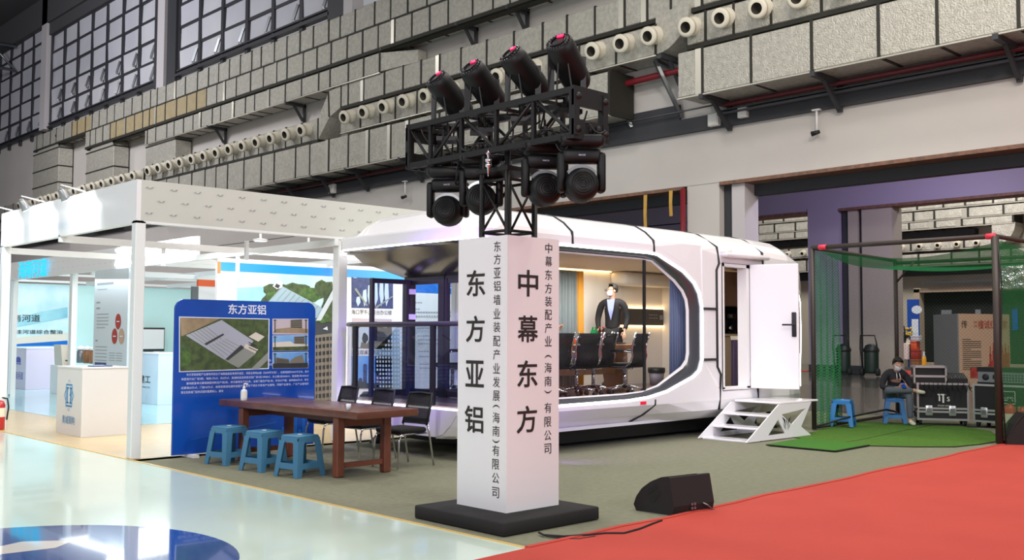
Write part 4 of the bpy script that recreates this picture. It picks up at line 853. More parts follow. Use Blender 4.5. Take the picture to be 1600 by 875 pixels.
b = MB(); u0 = L-.11; b.rbox((u0, .03, 1.58), (u0+.075, .05, 1.98), .012, 0, md); b.rbox((u0-.15, .055, 1.765), (u0+.045, .075, 1.79), .006, 0, md); b.cyl(md @ V((u0+.04, .05, 1.775)), md @ V((u0+.04, .068, 1.775)), .018); b.build('door_handle', 'black', leaf)
b = MB(); b.rbox((-.0, -.012, .9), (.03, .012, 1.0), .004, 0, md); b.build('hinge', 'silver', leaf)
# balcony: railing, folding glass doors
b = MB(); ry0, ry1 = KY+.35, KE-.16; rp = [(9.5, KY+.08, 1.735), (8.75, KY+.08, 1.735), (8.5, KY+.14, 1.735), (8.4, KY+.3, 1.735), (8.38, ry1-.25, 1.735), (8.45, ry1-.05, 1.735), (8.6, ry1+.04, 1.735), (9.5, ry1+.06, 1.735)]
b.tube(rp, .034, 10); b.build('handrail', 'dark_frame', t)
for y in (12.03, 10.28): 
    b = MB(); b.box((8.37, y-.035, .67), (8.42, y+.035, 1.71)); b.build('railing_post', 'black', t)
for ya, yb in ((12.07, ry1-.22), (10.32, 11.99), (KY+.3, 10.24)):
    b = MB(); b.box((8.39, min(ya, yb), .72), (8.402, max(ya, yb), 1.70)); b.build('railing_glass', 'glass_tint', t)
b = MB(); b.loft([[(8.39, ry1-.22, .72), (8.39, ry1-.22, 1.7)], [(8.43, ry1-.06, .72), (8.43, ry1-.06, 1.7)], [(8.58, ry1+.03, .72), (8.58, ry1+.03, 1.7)]], smooth=True); b.build('railing_glass', 'glass_tint', t)
XD = 9.58
def leafdoor(p, q, name='glass_door'):
    p, q = V(p), V(q); b = MB(); z0, z1 = .68, 2.42; w_ = .07; d = (q-p).normalized()
    def P(s, z): return p+d*s+V((0, 0, z))
    l = (q-p).length
    for s in (w_/2, l-w_/2): b.bar(P(s, z0), P(s, z1), w_, .045, up=(d.x, d.y, 0))
    for z in (z0+.05, z1-.035): b.bar(P(w_, z), P(l-w_, z), .045, .09 if z < 1 else .07)
    r = b.build(name, 'dark_frame', t)
    g = MB(); g.poly([P(w_, z0+.09), P(l-w_, z0+.09), P(l-w_, z1-.07), P(w_, z1-.07)]); g.build('door_pane', 'glass_tint' if name == 'glass_door' else 'glass_violet', r)
    return r
lf = leafdoor((8.72, 12.14, 0), (9.42, 12.14, 0)); 
b = MB(); b.bar((8.80, 12.10, 1.5), (8.80, 12.10, 1.78), .03, .03); b.build('door_handle', 'black', lf)
lf2 = leafdoor((9.46, 12.18, 0), (9.52, 12.36, 0), 'glass_door')
leafdoor((XD, 12.30, 0), (XD, 11.52, 0)); leafdoor((XD, 11.44, 0), (XD, 10.48, 0)); leafdoor((XD, 10.44, 0), (XD, 9.5, 0))
for z in (1.86, 2.24):
    b = MB(); b.box((9.42, 12.10, z-.04), (9.54, 12.17, z+.04)); b.build('hinge', 'hinge_white', t)
b = MB(); b.box((XD-.05, 11.43, .67), (XD+.06, 11.53, 2.46)); b.build('door_post', 'dark_frame', t)
b = MB(); b.box((XD-.03, KY+.1, 2.42), (XD+.08, KE-.1, 2.78)); b.build('door_head', 'dark_frame', t)
# inside: walls, lit panel, curtains, soffit box
b = MB(); b.box((12.9, KE-.16, .675), (15.95, KE-.1, 2.78)); b.box((15.88, KY+.1, .675), (15.94, KE-.1, 2.78)); b.box((13.06, KY+.08, .675), (13.6, KY+.12, 2.78)); b.box((14.4, KY+.08, .675), (15.9, KY+.12, 2.78)); b.build('inner_wall', 'interior_white', t)
b = MB()
for x in (13.97, 14.66, 15.35): b.box((x-.006, KE-.165, .72), (x+.006, KE-.158, 2.74))
b.box((13.0, KE-.17, .675), (15.9, KE-.155, .74)); b.build('wall_joint', 'counter_white', t)
b = MB(); b.box((14.6, KE-.2, 1.79), (15.87, KE-.16, 2.1)); p = b.build('dark_wall_panel', 'dark_panel', t)
for z in (2.12, 1.77): b = MB(); b.box((14.6, KE-.21, z-.012), (15.87, KE-.17, z+.012)); b.build('panel_light', 'led_warm', t)
b = MB()
for i in range(4):
    for j in range(2): b.box((15.42+i*.07, KE-.207, 1.92+j*.06), (15.46+i*.07, KE-.2, 1.94+j*.06))
b.box((15.75, KE-.207, 1.9), (15.85, KE-.2, 1.99)); b.build('socket', 'steel', p)
b = MB(); b.rbox((14.3, KE-.55, 2.52), (15.87, KE-.16, 2.78), .08); b.build('ceiling_box', 'interior_white', t)
b = MB(); b.box((12.6, KE-.22, 2.765), (14.3, KE-.17, 2.775)); b.build('ceiling_light_line', 'led_warm', t)
def curtain(x0, x1, y, z0, z1, n, m, name='curtain'):
    b = MB(); secs = []
    for k in range(n*6+1):
        u = k/(n*6); x = x0+(x1-x0)*u; o = .035*math.sin(u*n*2*PI)+.012*math.sin(u*17); secs.append([V((x, y+o, z0)), V((x+.01*math.sin(u*9), y+o*.9, (z0+z1)/2)), V((x, y+o*.6, z1))])
    b.loft(secs, smooth=True); return solid(b.build(name, m, t), .006)
curtain(12.78, 13.28, KE-.26, .70, 2.74, 6, 'curtain_grey'); curtain(13.28, 13.46, KE-.26, .70, 2.74, 2, 'curtain_orange')
curtain(12.62, 13.04, KY+.24, .70, 2.74, 9, 'curtain_blue')
area('cabin_ceiling_lamp', (12.6, 11.2, 2.75), (12.6, 11.2, 0), 2.6, 105, (1, .95, .86), .9)
area('cabin_ceiling_lamp', (14.9, 10.4, 2.7), (14.9, 10.6, 0), .8, 7, (1, .86, .7))
# pantry unit inside, seen through the door
t2 = thing('pantry_cabinet', 'brown and cream pantry cabinet with a dark niche, seen through the cabin door', 'cabinet', (15.0, 10.2, .675))
b = MB(); b.box((14.2, 10.0, .676), (14.76, 10.5, 1.59)); b.box((14.2, 10.0, 2.11), (15.85, 10.5, 2.7)); b.box((14.2, 10.0, 1.625), (14.24, 10.5, 2.11)); b.box((15.81, 10.0, 1.625), (15.85, 10.5, 2.11)); b.build('cabinet_body', 'brown_panel', t2)
b = MB(); b.box((14.2, 9.96, 1.59), (15.85, 10.5, 1.625)); b.build('worktop', 'pantry_cream', t2)
b = MB(); b.box((14.24, 10.46, 1.625), (15.81, 10.5, 2.11)); b.build('niche_back', 'black_gloss', t2)
b = MB(); b.box((14.22, 9.98, .7), (14.75, 9.999, 1.57)); b.build('door', 'pantry_cream', t2)
q = V((14.98, 10.2, 1.627)); t3 = thing('coffee_machine', 'black and silver coffee machine in the dark niche of the pantry', 'coffee machine', tuple(q))
b = MB(); b.rbox(q+V((-.12, -.1, 0)), q+V((.12, .16, .05)), .01); b.rbox(q+V((-.12, .06, .05)), q+V((.12, .16, .34)), .01); b.rbox(q+V((-.12, -.1, .26)), q+V((.12, .16, .36)), .02); b.build('machine_body', 'black_gloss', t3)
b = MB(); b.cyl(q+V((.03, -.03, .05)), q+V((.03, -.03, .15)), .045); b.build('jug', 'chrome', t3); b = MB(); b.box(q+V((-.09, -.105, .28)), q+V((0, -.1, .34))); b.build('control_panel', 'silver', t3)
t3 = thing('small_fridge', 'small violet grey fridge just inside the open cabin door', 'fridge', (15.1, 10.2, .68))
b = MB(); b.rbox((14.8, 10.0, .68), (15.5, 10.5, 1.52), .02); b.build('fridge_body', 'fridge_violet', t3); b = MB(); b.rbox((14.81, 9.96, .72), (15.49, 9.998, 1.51), .01); d_ = b.build('fridge_door', 'fridge_violet', t3); b = MB(); b.box((15.4, 9.94, 1.1), (15.42, 9.961, 1.35)); b.build('handle', 'silver', d_)

# white steps at the door
t = thing('entry_steps', 'white metal entry steps with cut-out side panels at the cabin door', 'steps', (14.0, 9.0, 0))
SA, SB_ = 9.33, 8.47; x0 = 12.98
def sidepanel(y):
    b = MB(); T = lambda u, v: (lambda p: V((p.x, y-.01, max(p.z, .003))))(at(1000+u/5.714, 560+v/5.714, y=SB_))
    P1, P2, P3, P4, P5, a1, a2, a3, b1, b2, b3 = [T(*q) for q in ((945, 752), (1235, 412), (1525, 388), (1435, 608), (1525, 684), (1140, 688), (1228, 545), (1292, 668), (1258, 500), (1478, 446), (1352, 590))]
    for l in ((P1, P2, a2, a1), (P2, b1, a2), (P2, P3, b2, b1), (P3, P4, b3, b2), (P1, a1, a3, P5), (a2, b1, b3, a3), (a3, b3, P4, P5)): b.prism(l, (0, .02, 0))
    return b
for y in (SA, SB_):
    b = sidepanel(y); b.build('side_panel', 'white_gloss', t)
    b = MB()
    T = lambda u, v: (lambda p: V((p.x, SB_-.013, p.z)))(at(1000+u/5.714, 560+v/5.714, y=SB_))
    for l in (((1262, 520), (1290, 545), (1298, 640), (1285, 575)), ((1344, 518), (1318, 545), (1308, 640), (1322, 575)), ((1296, 525), (1304, 560), (1312, 525), (1304, 600)), ((1272, 560), (1283, 600), (1292, 640), (1280, 610)), ((1336, 560), (1325, 600), (1314, 640), (1328, 610))): b.poly([T(*q) for q in l])
    if y == SB_: b.build('ornament', 'dark_frame', t)
for i, (xa, xb, z) in enumerate(((x0+.0, x0+.30, .03), (x0+.28, x0+.62, .20), (x0+.58, x0+.94, .38), (x0+.88, 15.0, .57))):
    b = MB(); b.rbox((xa, SB_+.012, z-.03), (xb, SA-.012, z), .006, seg=1, smooth=False); b.build('tread', 'white_gloss', t)
# ------------------------------------------------------------------ white exhibition stand on the left
BX, BY, BL, BZ0, BZ1 = 5.40, 12.62, 17.95, 3.04, 3.57
t = thing('exhibition_stand', 'white aluminium exhibition stand frame with a glowing front fascia, left', 'exhibition stand', (8.2, 15.3, 0))
b = MB(); b.box((BX, BY, BZ0), (BX+.06, BL, BZ1)); ff = b.build('front_fascia', 'white_panel', t)
b = MB()
for k, ch in enumerate('品质东方'): write(b, ch, frame(V((BX, 16.65, 3.47-k*.105)), (0, -1, 0), (0, 0, 1)), .08, .08)
write(b, '建筑产业', frame(V((BX, 15.1, 3.16)), (0, -1, 0), (0, 0, 1)), .5, .11); b.build('pale_lettering', 'counter_blue', ff)
b = MB(); b.box((BX+.06, BY, BZ0), (10.9, BY+.06, BZ1)); rnd = random.Random(5)
for r in range(3):
    for k in range(17):
        c = V((BX+.16+k*.33+(.16 if r == 1 else 0), BY-.004, 3.47-r*.165))
        for (x0, z0, x1, z1) in ((-.05, .0, -.02, .012), (-.025, -.014, -.015, .016), (-.01, .0, .015, -.012), (.012, -.012, .03, .008), (.03, .01, .06, .016), (.034, -.012, .044, .012)):
            b.bar(c+V((x0, 0, z0)), c+V((x1, 0, z1)), .006, .001, 1)
b.build('side_fascia', ['fascia_print', 'rack_grey'], t)
b = MB(); b.box((BX+.0, BY, BZ0-.03), (10.9, BY+.1, BZ0)); b.box((BX, BY, BZ0-.03), (BX+.1, BL, BZ0)); b.build('lower_rail', 'white_frame', t)
for x, y, w_ in ((BX+.0, BY+.0, .135), (BX, BL-.13, .13), (8.5, BY+.02, .16), (10.8, BY+.02, .13)):
    b = MB(); b.rbox((x, y, .004), (x+w_, y+w_, BZ0), .01, seg=1, smooth=False); b.build('post', 'white_frame', t)
for p, q in (((8.45, BY, 2.96), (8.45, 28.5, 2.96)), ((BX, BL, 2.96), (15.0, BL, 2.96)), ((BX, 15.3, 2.98), (10.9, 15.3, 2.98)), ((10.85, BY, 2.96), (10.85, 28.5, 2.96)), ((8.45, 22.0, 2.9), (16.0, 22.0, 2.9)), ((8.45, 19.6, 3.0), (16.0, 19.6, 3.0)), ((13.2, 16.6, 2.98), (13.2, 28.5, 2.98))):
    b = MB(); b.bar(p, q, .07, .1); b.build('beam', 'white_frame', t)
for x, y, h_ in ((7.0, 15.3, .3), (7.4, 13.4, .28), (8.45, 15.6, .42)):
    b = MB(); b.box((x-.025, y-.025, 2.96-h_), (x+.025, y+.025, 2.96)); b.build('drop_rod', 'white_frame', t)
# arm spotlights over the front fascia
for y, lab in ((14.35, 'right one of three arm spotlights over the glowing fascia'), (15.95, 'middle one of three arm spotlights over the glowing fascia'), (17.45, 'left one of three arm spotlights over the glowing fascia')):
    s = thing('arm_spotlight', lab, 'spotlight', (BX, y, BZ1), 0, 'arm spotlights on the fascia')
    b = MB(); b.bar((BX+.05, y+.12, BZ1+.03), (BX-.36, y-.08, BZ1+.06), .018, .018); b.build('arm', 'white_gloss', s)
    b = MB(); c = V((BX-.37, y-.08, BZ1+.01)); d = V((.55, .08, -.8)).normalized()
    b.tube([c, c+d*.03, c+d*.14, c+d*.17], [.03, .045, .07, .075], 14); b.build('lamp_head', 'silver', s)
    b = MB(); b.cyl(c+d*.172, c+d*.176, .062, n=14); b.build('lamp_lens', 'lamp_face', s)
    spot('arm_spot', c+d*.2, (BX+.02, y+.05, 3.28), 55, COLD, 170, .4, .05)
# ceiling lamps of the stand
for px, py, z, lab in ((482, 384, 2.9, 'round white ceiling lamp of the stand, left of the cabin roof'), (407, 374, 2.98, 'white track spot on the stand beam, left of the round lamp')):
    q = at(px, py, y=15.3); s = thing('ceiling_lamp', lab, 'lamp', tuple(q))
    b = MB(); b.lathe([(.02, .14), (.02, .02), (.12, .0), (.13, -.02), (.11, -.03), (0, -.03)], 16, 0, Matrix.Translation(q)); b.build('lamp_housing', 'white_frame', s)
    b = MB(); b.lathe([(.0, -.034), (.1, -.034), (.1, -.031)], 16, 0, Matrix.Translation(q), cap=False); b.build('diffuser', 'sign_glow', s)
# poster wall behind the cabin
PY = 16.5
t = thing('poster_wall', 'long white display wall with blue top band and large building pictures behind the cabin', 'display wall', (12, PY, 0))
def ps(px, py, off=0.): p = at(px, py, y=PY); return V((p.x, PY-off, p.z))
b = MB(); b.box((8.55, PY, .004), (16.2, PY+.08, 2.94)); b.build('wall_panel', 'white_panel', t)
b = MB(); b.box((8.55, PY-.02, 2.66), (8.6, PY-.001, 2.87)); b.build('orange_edge', 'orange_print', t)
b = MB(); b.box((8.6, PY-.012, 2.71), (16.2, PY-.001, 2.865)); b.build('blue_band', 'sky_blue', t)
def poster(name, quadlist, mats): 
    b = MB()
    for i, (pts, mi) in enumerate(quadlist): b.poly([ps(x, y, .004+i*.0012) for x, y in pts], mi)
    return b.build(name, mats, t)
rnd = random.Random(11)
def blob(cx, cy, rx, ry, mi, n=14): return ([(cx+rx*math.cos(2*PI*k/n)*rnd.uniform(.75, 1.15), cy+ry*math.sin(2*PI*k/n)*rnd.uniform(.75, 1.15)) for k in range(n)], mi)
ql = [([(370, 422), (525, 428), (525, 501), (370, 497)], 0), ([(370, 450), (412, 448), (420, 497), (370, 497)], 1)]
ql += [blob(436, 456, 24, 16, 3), blob(462, 452, 22, 10, 3), blob(486, 460, 22, 12, 4), blob(506, 452, 18, 14, 3), blob(420, 472, 14, 14, 3), blob(425, 464, 10, 10, 4), blob(515, 480, 14, 22, 3), blob(500, 497, 16, 8, 4), blob(476, 470, 14, 7, 4), blob(450, 462, 12, 6, 4)]
ql += [([(418, 472), (440, 447), (498, 478), (506, 484), (494, 497), (420, 497)], 2), ([(425, 447), (433, 437), (441, 442), (440, 449), (432, 452)], 5), ([(428, 448), (431, 443), (437, 446), (434, 451)], 7)]
for k in range(9): ql.append(([(424+k*7, 466+k*3.6), (425+k*7, 466+k*3.6), (440+k*7, 449.5+k*3.6), (439+k*7, 449+k*3.6)], 6))
ql += [([(492, 501), (521, 448), (525, 448), (525, 456), (500, 501)], 8)]
poster('factory_picture', ql, ['cloud_print', 'water_print', 'roof_print_blue', 'tree_print', 'leaf_print', 'white_panel', 'road_print', 'shade_print', 'print_grey'])
ql = [([(488, 502), (525, 503), (525, 690), (488, 690)], 0), ([(492, 524), (524, 520), (524, 690), (492, 690)], 1)]
for k in range(14): ql.append(([(493, 528+k*11), (523, 525+k*11), (523, 531+k*11), (493, 534+k*11)], 2))
for k in range(5): ql.append(([(495+k*6, 524), (496.5+k*6, 524), (496.5+k*6, 690), (495+k*6, 690)], 1))
ql.append(([(503, 514), (510, 510), (511, 516)], 3))
poster('tower_picture', ql, ['shade_print', 'facade_print', 'facade_dark', 'print_grey'])
ql = [([(549, 431.5), (614, 434), (614, 482.5), (549, 481)], 0), ([(552, 432.5), (557, 432.7), (557, 434.5), (552, 434.3)], 3)]
for a, h_ in ((556, 12), (566, 20), (574, 26), (583, 30), (592, 32), (600, 30)): ql.append(([(a, 478-h_*.6), (a+1, 480-h_*1.3), (a+6, 479-h_*1.35), (a+7, 476-h_*.3), (a+3, 479)], 1))
ql += [([(585, 480), (613, 462), (613, 464), (588, 481.5)], 2), ([(553, 452), (572, 478), (574, 477), (556, 450)], 2)]
poster('office_picture', ql, ['city_print', 'tower_print', 'road_print', 'white_ink'])
ql = [([(550, 497), (612, 499), (612, 546), (550, 544)], 0), ([(550, 497), (612, 499), (612, 508), (550, 504)], 1), blob(570, 522, 12, 14, 2), blob(592, 526, 12, 10, 3), blob(570, 528, 5, 8, 3), blob(600, 508, 12, 4, 2), ([(556, 540), (566, 505), (570, 505), (562, 544)], 2)]
poster('road_picture', ql, ['facade_print', 'dusk_print', 'print_grey', 'shade_print'])
ql = [([(549, 556), (612, 556), (612, 606), (549, 605)], 0)]
for a, h_ in ((553, 30), (560, 14), (567, 36), (578, 12), (586, 22), (596, 16), (604, 28)): ql.append(([(a, 606), (a, 606-h_), (a+3, 604-h_), (a+6, 606-h_), (a+6, 606)], 1))
ql.append(([(549, 598), (560, 595), (580, 600), (600, 595), (612, 600), (612, 607), (549, 607)], 2))
poster('skyline_picture', ql, ['sky_print', 'city_print', 'shade_print'])
ql = []
for i in range(9):
    for j in range(15):
        if j > 6-i*.9 or i > 5: ql.append(([(588+i*4, 512+j*6.4), (590.6+i*4, 512+j*6.4), (590.6+i*4, 515.4+j*6.4), (588+i*4, 515.4+j*6.4)], 0))
poster('window_grid_picture', [([(586, 546), (612, 520), (624, 505), (626, 610), (586, 610)], 1)]+ql, ['tower_print', 'roof_print_blue'])
b = MB(); write(b, '海口罗牛山月台办公楼', frame(ps(581, 488), (1, 0, 0), (0, 0, 1)), .98, .095); write(b, '海口观澜湖旅游度假村', frame(ps(581, 550.5), (1, 0, 0), (0, 0, 1)), .98, .095); b.build('caption', 'ink', t)
ql = [([(641, 424), (735, 428), (735, 640), (641, 640)], 0), ([(641, 424.5), (735, 428), (735, 437.5), (641, 434)], 1), ([(641, 439.5), (735, 443), (735, 461), (641, 457)], 2)]
for k, (y, wd) in enumerate(((472, 12), (482, 10), (487, 60), (493, 66), (506, 62), (512, 66), (524, 40), (530, 62), (536, 60), (548, 18), (556, 40), (568, 62), (574, 60))):
    for m in range(int(wd/4)): ql.append(([(648+m*4, y), (651+m*4, y), (651+m*4, y+2), (648+m*4, y+2)], 3))
poster('text_poster', ql, ['print_grey', 'deep_blue', 'deep_blue', 'grey_ink'])
b = MB(); write(b, '产品系列', frame(ps(719, 451), (1, 0, 0), (0, 0, 1)), 1.0, .20, bold=.02, off=.012); b.build('poster_title', 'white_ink', t)

# neighbouring stand further back
NX = 8.45
t = thing('exhibition_stand', 'farther white stand with cyan glowing letters on its fascia, far left', 'exhibition stand', (10, 24, 0))
b = MB(); b.box((NX, 17.1, 2.93), (NX+.06, 33, 3.36)); f2 = b.build('front_fascia', 'white_panel', t)
b = MB()
for k in range(42):
    for r in (3.06, 3.22): b.box((NX-.003, 17.6+k*.3, r), (NX, 17.68+k*.3, r+.012))
b.build('dotted_pattern', 'print_grey', f2)
b = MB(); write(b, '海南河道', frame(V((NX-.05, 25.46, 3.13)), (0, -1, 0), (0, 0, 1)), 1.95, .42, bold=.03, off=.03); b.build('glowing_letters', 'cyan_letters', f2)
b = MB(); write(b, '海南建工集团', frame(V((NX-.05, 18.9, 3.14)), (0, -1, 0), (0, 0, 1)), 3.3, .34, bold=.07, off=.03); b.build('lit_letters', 'lamp_face', f2)
for y in (23.05, 27.0, 32.8):
    b = MB(); b.box((NX, y, .01), (NX+.12, y+.16, 2.93)); b.build('post', 'white_frame', t)
b = MB(); b.box((NX, 33.0, .01), (19.0, 33.08, 3.12)); b.build('back_wall', 'aqua_wall', t)
for z in (3.2, 3.42, 3.62):
    b = MB(); b.bar((NX, 32.9, z), (19, 32.9, z), .06, .07); b.build('beam', 'white_frame', t)
# printed facade panels of that stand
def facade(lab, ya, yb, rows, extra=None):
    p = thing('info_panel', lab, 'display panel', (NX, (ya+yb)/2, .3)); b = MB(); b.box((NX-.06, min(ya, yb), .06), (NX-.003, max(ya, yb), 2.9)); b.build('panel', 'print_grey', p)
    b = MB(); m = frame(V((NX-.06, ya, 0)), (0, -1, 0), (0, 0, 1))
    for (u, v, w_, h_) in rows: b.poly([m @ V((u, v, .003)), m @ V((u+w_, v, .003)), m @ V((u+w_, v+h_, .003)), m @ V((u, v+h_, .003))])
    b.build('small_text', 'grey_ink', p); return p, m
rows = [(.14, 2.60, .85, .045), (.16, 2.5, .5, .012)]
for v in (2.22, 2.1): rows.append((.12, v, .2, .03))
for k in range(5): rows.append((.16, 1.98-k*.07, .62-.18*(k == 4), .014))
rows.append((.12, 1.42, .12, .03))
for k in range(6): rows.append((.12, 1.3-k*.07, .62-.15*(k == 5), .014))
for k in range(4):
    for u in (.85, 1.2): rows.append((u, 1.18-k*.05, .3, .012))
for k in range(26): rows.append((.86, .9-k*.07 if .9-k*.07 > .2 else .2, .3+.3*((k*7) % 3)/2, .012))
for k in range(7): rows.append((1.4, .72-k*.07, .16, .012))
p, m = facade('grey printed info panel with three red ovals left of the stand post', 21.62, 19.9, rows)
for k, (u, v, mn) in enumerate(((1.27, 1.83, 'red_ink'), (1.11, 1.53, 'print_red'), (1.45, 1.53, 'coral_print'))):
    b = MB(); b.poly([m @ V((u+.14*math.cos(a), v+.16*math.sin(a), .005)) for a in [2*PI*i/20 for i in range(20)]]); b.box((u-.07, v-.01, .006), (u+.07, v+.01, .008), 1, m); b.build('red_oval', ['red_ink' if k != 2 else 'banner_tan', 'white_ink'], p)
b = MB(); b.poly([m @ V(q) for q in ((.12, .52, .005), (.72, .52, .005), (.72, .98, .005), (.12, .98, .005))]); b.build('small_picture', 'city_print', p)
b = MB(); b.poly([m @ V(q) for q in ((.12, .30, .005), (.72, .30, .005), (.72, .38, .005), (.12, .38, .005))]); b.build('red_bar', 'red_ink', p)
rows = [(.5, 2.3, .4, .05), (.5, 2.18, .4, .05), (.1, 1.45, .9, .06), (.1, .32, .9, .1)]+[(.15, 1.95-k*.12, .8, .012) for k in range(4)]+[(.15, 1.3-k*.12, .8, .012) for k in range(3)]
p, m = facade('pale printed info panel at the far left edge', 28.3, 27.0, rows)
b = MB(); b.poly([m @ V(q) for q in ((.15, .55, .005), (.95, .55, .005), (.95, .95, .005), (.15, .95, .005))]); b.build('small_picture', 'facade_print', p)
# landscape mural
LY = 33.0
t = thing('mural', 'blue landscape mural with brush lettering on the farther stand', 'mural', (10.8, LY-.01, 1.2))
def ls_(px, py, off=0.): p = at(px, py, y=LY-.015); return V((p.x, LY-.015-off, p.z))
b = MB(); b.box((9.6, LY-.03, 1.14), (12.0, LY-.004, 3.06)); b.build('mural_sheet', 'cloud_print', t)
for nm, pts, mn in (('water_print', [(20, 500), (60, 488), (105, 480), (105, 496), (20, 512)], 'water_print'), ('sand_print', [(20, 528), (105, 520), (105, 532), (20, 538)], 'sand_print'), ('sea_print', [(45, 533), (80, 527), (105, 526), (105, 540), (20, 541), (20, 536)], 'deep_blue')):
    b = MB(); b.poly([ls_(x, y, .018+.001*len(nm)) for x, y in pts]); b.build(nm, mn, t)
b = MB(); write(b, '海南河道', frame(ls_(33, 497), (1, 0, 0), (0, 0, 1)), 1.1, .22, bold=.012, off=.04); b.build('brush_lettering', 'ink', t); b = MB(); write(b, '洼河道综合整治', frame(ls_(61, 518.5), (1, 0, 0), (0, 0, 1)), 1.41, .125, bold=.012, off=.04); b.build('brush_lettering', 'ink', t)
# counters
def counter(lab, lo, hi, logo, mtx_face, mats, name='reception_counter'):
    c = thing(name, lab, 'counter', ((lo[0]+hi[0])/2, (lo[1]+hi[1])/2, lo[2])); b = MB(); b.box(lo, hi); b.build('counter_body', mats[0], c)
    b = MB(); b.box((lo[0]-.01, lo[1]-.01, hi[2]), (hi[0]+.01, hi[1]+.01, hi[2]+.02)); b.build('counter_top', mats[1], c)
    b = MB(); logo(b, mtx_face @ Matrix.Diagonal((1.4, 1, 1, 1))); b.build('logo', mats[2], c); return c
def logo1(b, m):
    for s in (1, -1):
        b.box((-.09, s*.165-.012, 0), (.09, s*.165+.012, .004), 0, m)
        b.poly([m @ V((-.035, s*.2, .003)), m @ V((0, s*.25, .003)), m @ V((.035, s*.2, .003)), m @ V((.028, s*.2, .003)), m @ V((0, s*.24, .003)), m @ V((-.028, s*.2, .003))])
        b.bar(m @ V((s*.095, .08, .002)), m @ V((s*.14, 0, .002)), .008, .003); b.bar(m @ V((s*.095, -.08, .002)), m @ V((s*.14, 0, .002)), .008, .003)
        b.box((s*.09-.006, -.15, 0), (s*.09+.006, .15, .004), 0, m); b.box((s*.05-.014, -.12, 0), (s*.05+.014, .12, .004), 0, m)
    for s in (1, -1): b.box((-.07, s*.115-.012, 0), (-.01, s*.115+.012, .004), 0, m); b.box((.02, s*.115-.012, 0), (.075, s*.115+.012, .004), 0, m)
    b.bar(m @ V((.03, 0, .002)), m @ V((.065, .05, .002)), .02, .003); write(b, '奥城钢构', m @ Matrix.Translation((0, -.38, 0)), .37, .13)
counter('white reception counter with blue logo in front of the info panel', (5.95, 15.72, .006), (6.66, 16.76, 1.05), logo1, frame(V((5.95, 16.24, .62)), (0, -1, 0), (0, 0, 1)), ('counter_white', 'white_panel', 'blue_ink'))
def logo2(b, m):
    b.box((-.17, -.02, 0), (.17, .01, .004), 0, m); b.poly([m @ V((-.15, .03, .003)), m @ V((-.15, .14, .003)), m @ V((-.07, .19, .003)), m @ V((.07, .19, .003)), m @ V((.15, .14, .003)), m @ V((.15, .03, .003))])
    write(b, '海南河道', m @ Matrix.Translation((0, -.33, 0)), .62, .22)
counter('lilac white counter with violet logo at the far left', (9.72, 28.35, .01), (10.5, 29.9 - 1.35+.0, 1.1), lambda b, m: None, Matrix(), ('counter_lilac', 'white_panel', 'violet_ink')) if 0 else None
counter('lilac white counter with violet logo at the far left', (6.9, 21.0, .012), (7.55, 22.2, 1.12), logo2, frame(V((6.9, 21.6, .82)), (0, -1, 0), (0, 0, 1)), ('counter_lilac', 'white_panel', 'violet_ink')) if 0 else None
cA = at(39, 609, z=.012)
counter('lilac white counter with violet logo at the far left', (cA.x, cA.y-.02, .012), (cA.x+1.1, cA.y+1.4, 1.15), logo2, frame(V((cA.x, cA.y+.62, .72)), (0, -1, 0), (0, 0, 1)), ('counter_lilac', 'white_panel', 'violet_ink'))
cB = at(246, 633, z=.012)
def logo3(b, m): write(b, '建工', m @ Matrix.Translation((.05, .0, 0)), .42, .17, bold=.02); write(b, 'CONSTRUCTION', m @ Matrix.Translation((.05, -.18, 0)), .4); b.lathe([(.07, .002), (.085, .003), (.085, .002)], 20, 0, m @ Matrix.Translation((-.18, .32, 0)), cap=False)
counter('pale blue and white counter behind the corner post of the stand', (cB.x, cB.y, .012), (cB.x+.9, cB.y+1.5, 1.13), logo3, frame(V((cB.x, cB.y+.75, .56)), (0, -1, 0), (0, 0, 1)), ('counter_blue', 'white_panel', 'ink'))
# small things of the stands
q = at(240, 548, y=LY-.3); t = thing('television', 'flat television with a pale picture on the far stand wall', 'television', tuple(q))
b = MB(); p0, p1 = at(226, 549, y=LY-.3), at(257, 512, y=LY-.3); b.rbox((p0.x-.2, LY-.34, p0.z), (p1.x, LY-.28, p1.z), .01); b.build('bezel', 'dark_frame', t)
b = MB(); b.box((p0.x-.15, LY-.345, p0.z+.08), (p1.x-.03, LY-.341, p1.z-.06)); b.build('screen', 'white_panel', t)
b = MB(); b.box((p0.x+.3, LY-.33, .012), (p0.x+.5, LY-.26, p0.z)); b.build('stand_pole', 'white_frame', t)
q = at(134, 566.5, z=1.07); t = thing('tablet', 'dark blue tablet lying on the white reception counter', 'tablet', tuple(q)); b = MB(); q = V((6.32, 15.98, 1.071)); b.rbox(q+V((-.16, -.11, 0)), q+V((.16, .11, .014)), .005); b.build('tablet_body', 'navy_ink', t); b = MB(); b.box(q+V((-.145, -.095, .0142)), q+V((.145, .095, .016))); b.build('screen', 'sign_blue', t)
t = thing('display_table', 'white display table with sample jars behind the reception counter', 'table', (10.7, 26.6, 0)); tz = at(136, 569, x=10.4).z
b = MB(); b.box((10.3, 24.4, tz-.05), (11.2, 26.6, tz)); b.build('table_top', 'white_panel', t)
for x, y in ((10.35, 24.45), (11.1, 24.45), (10.35, 26.5), (11.1, 26.5)): b = MB(); b.box((x, y, .012), (x+.05, y+.05, tz-.05)); b.build('leg', 'white_frame', t)
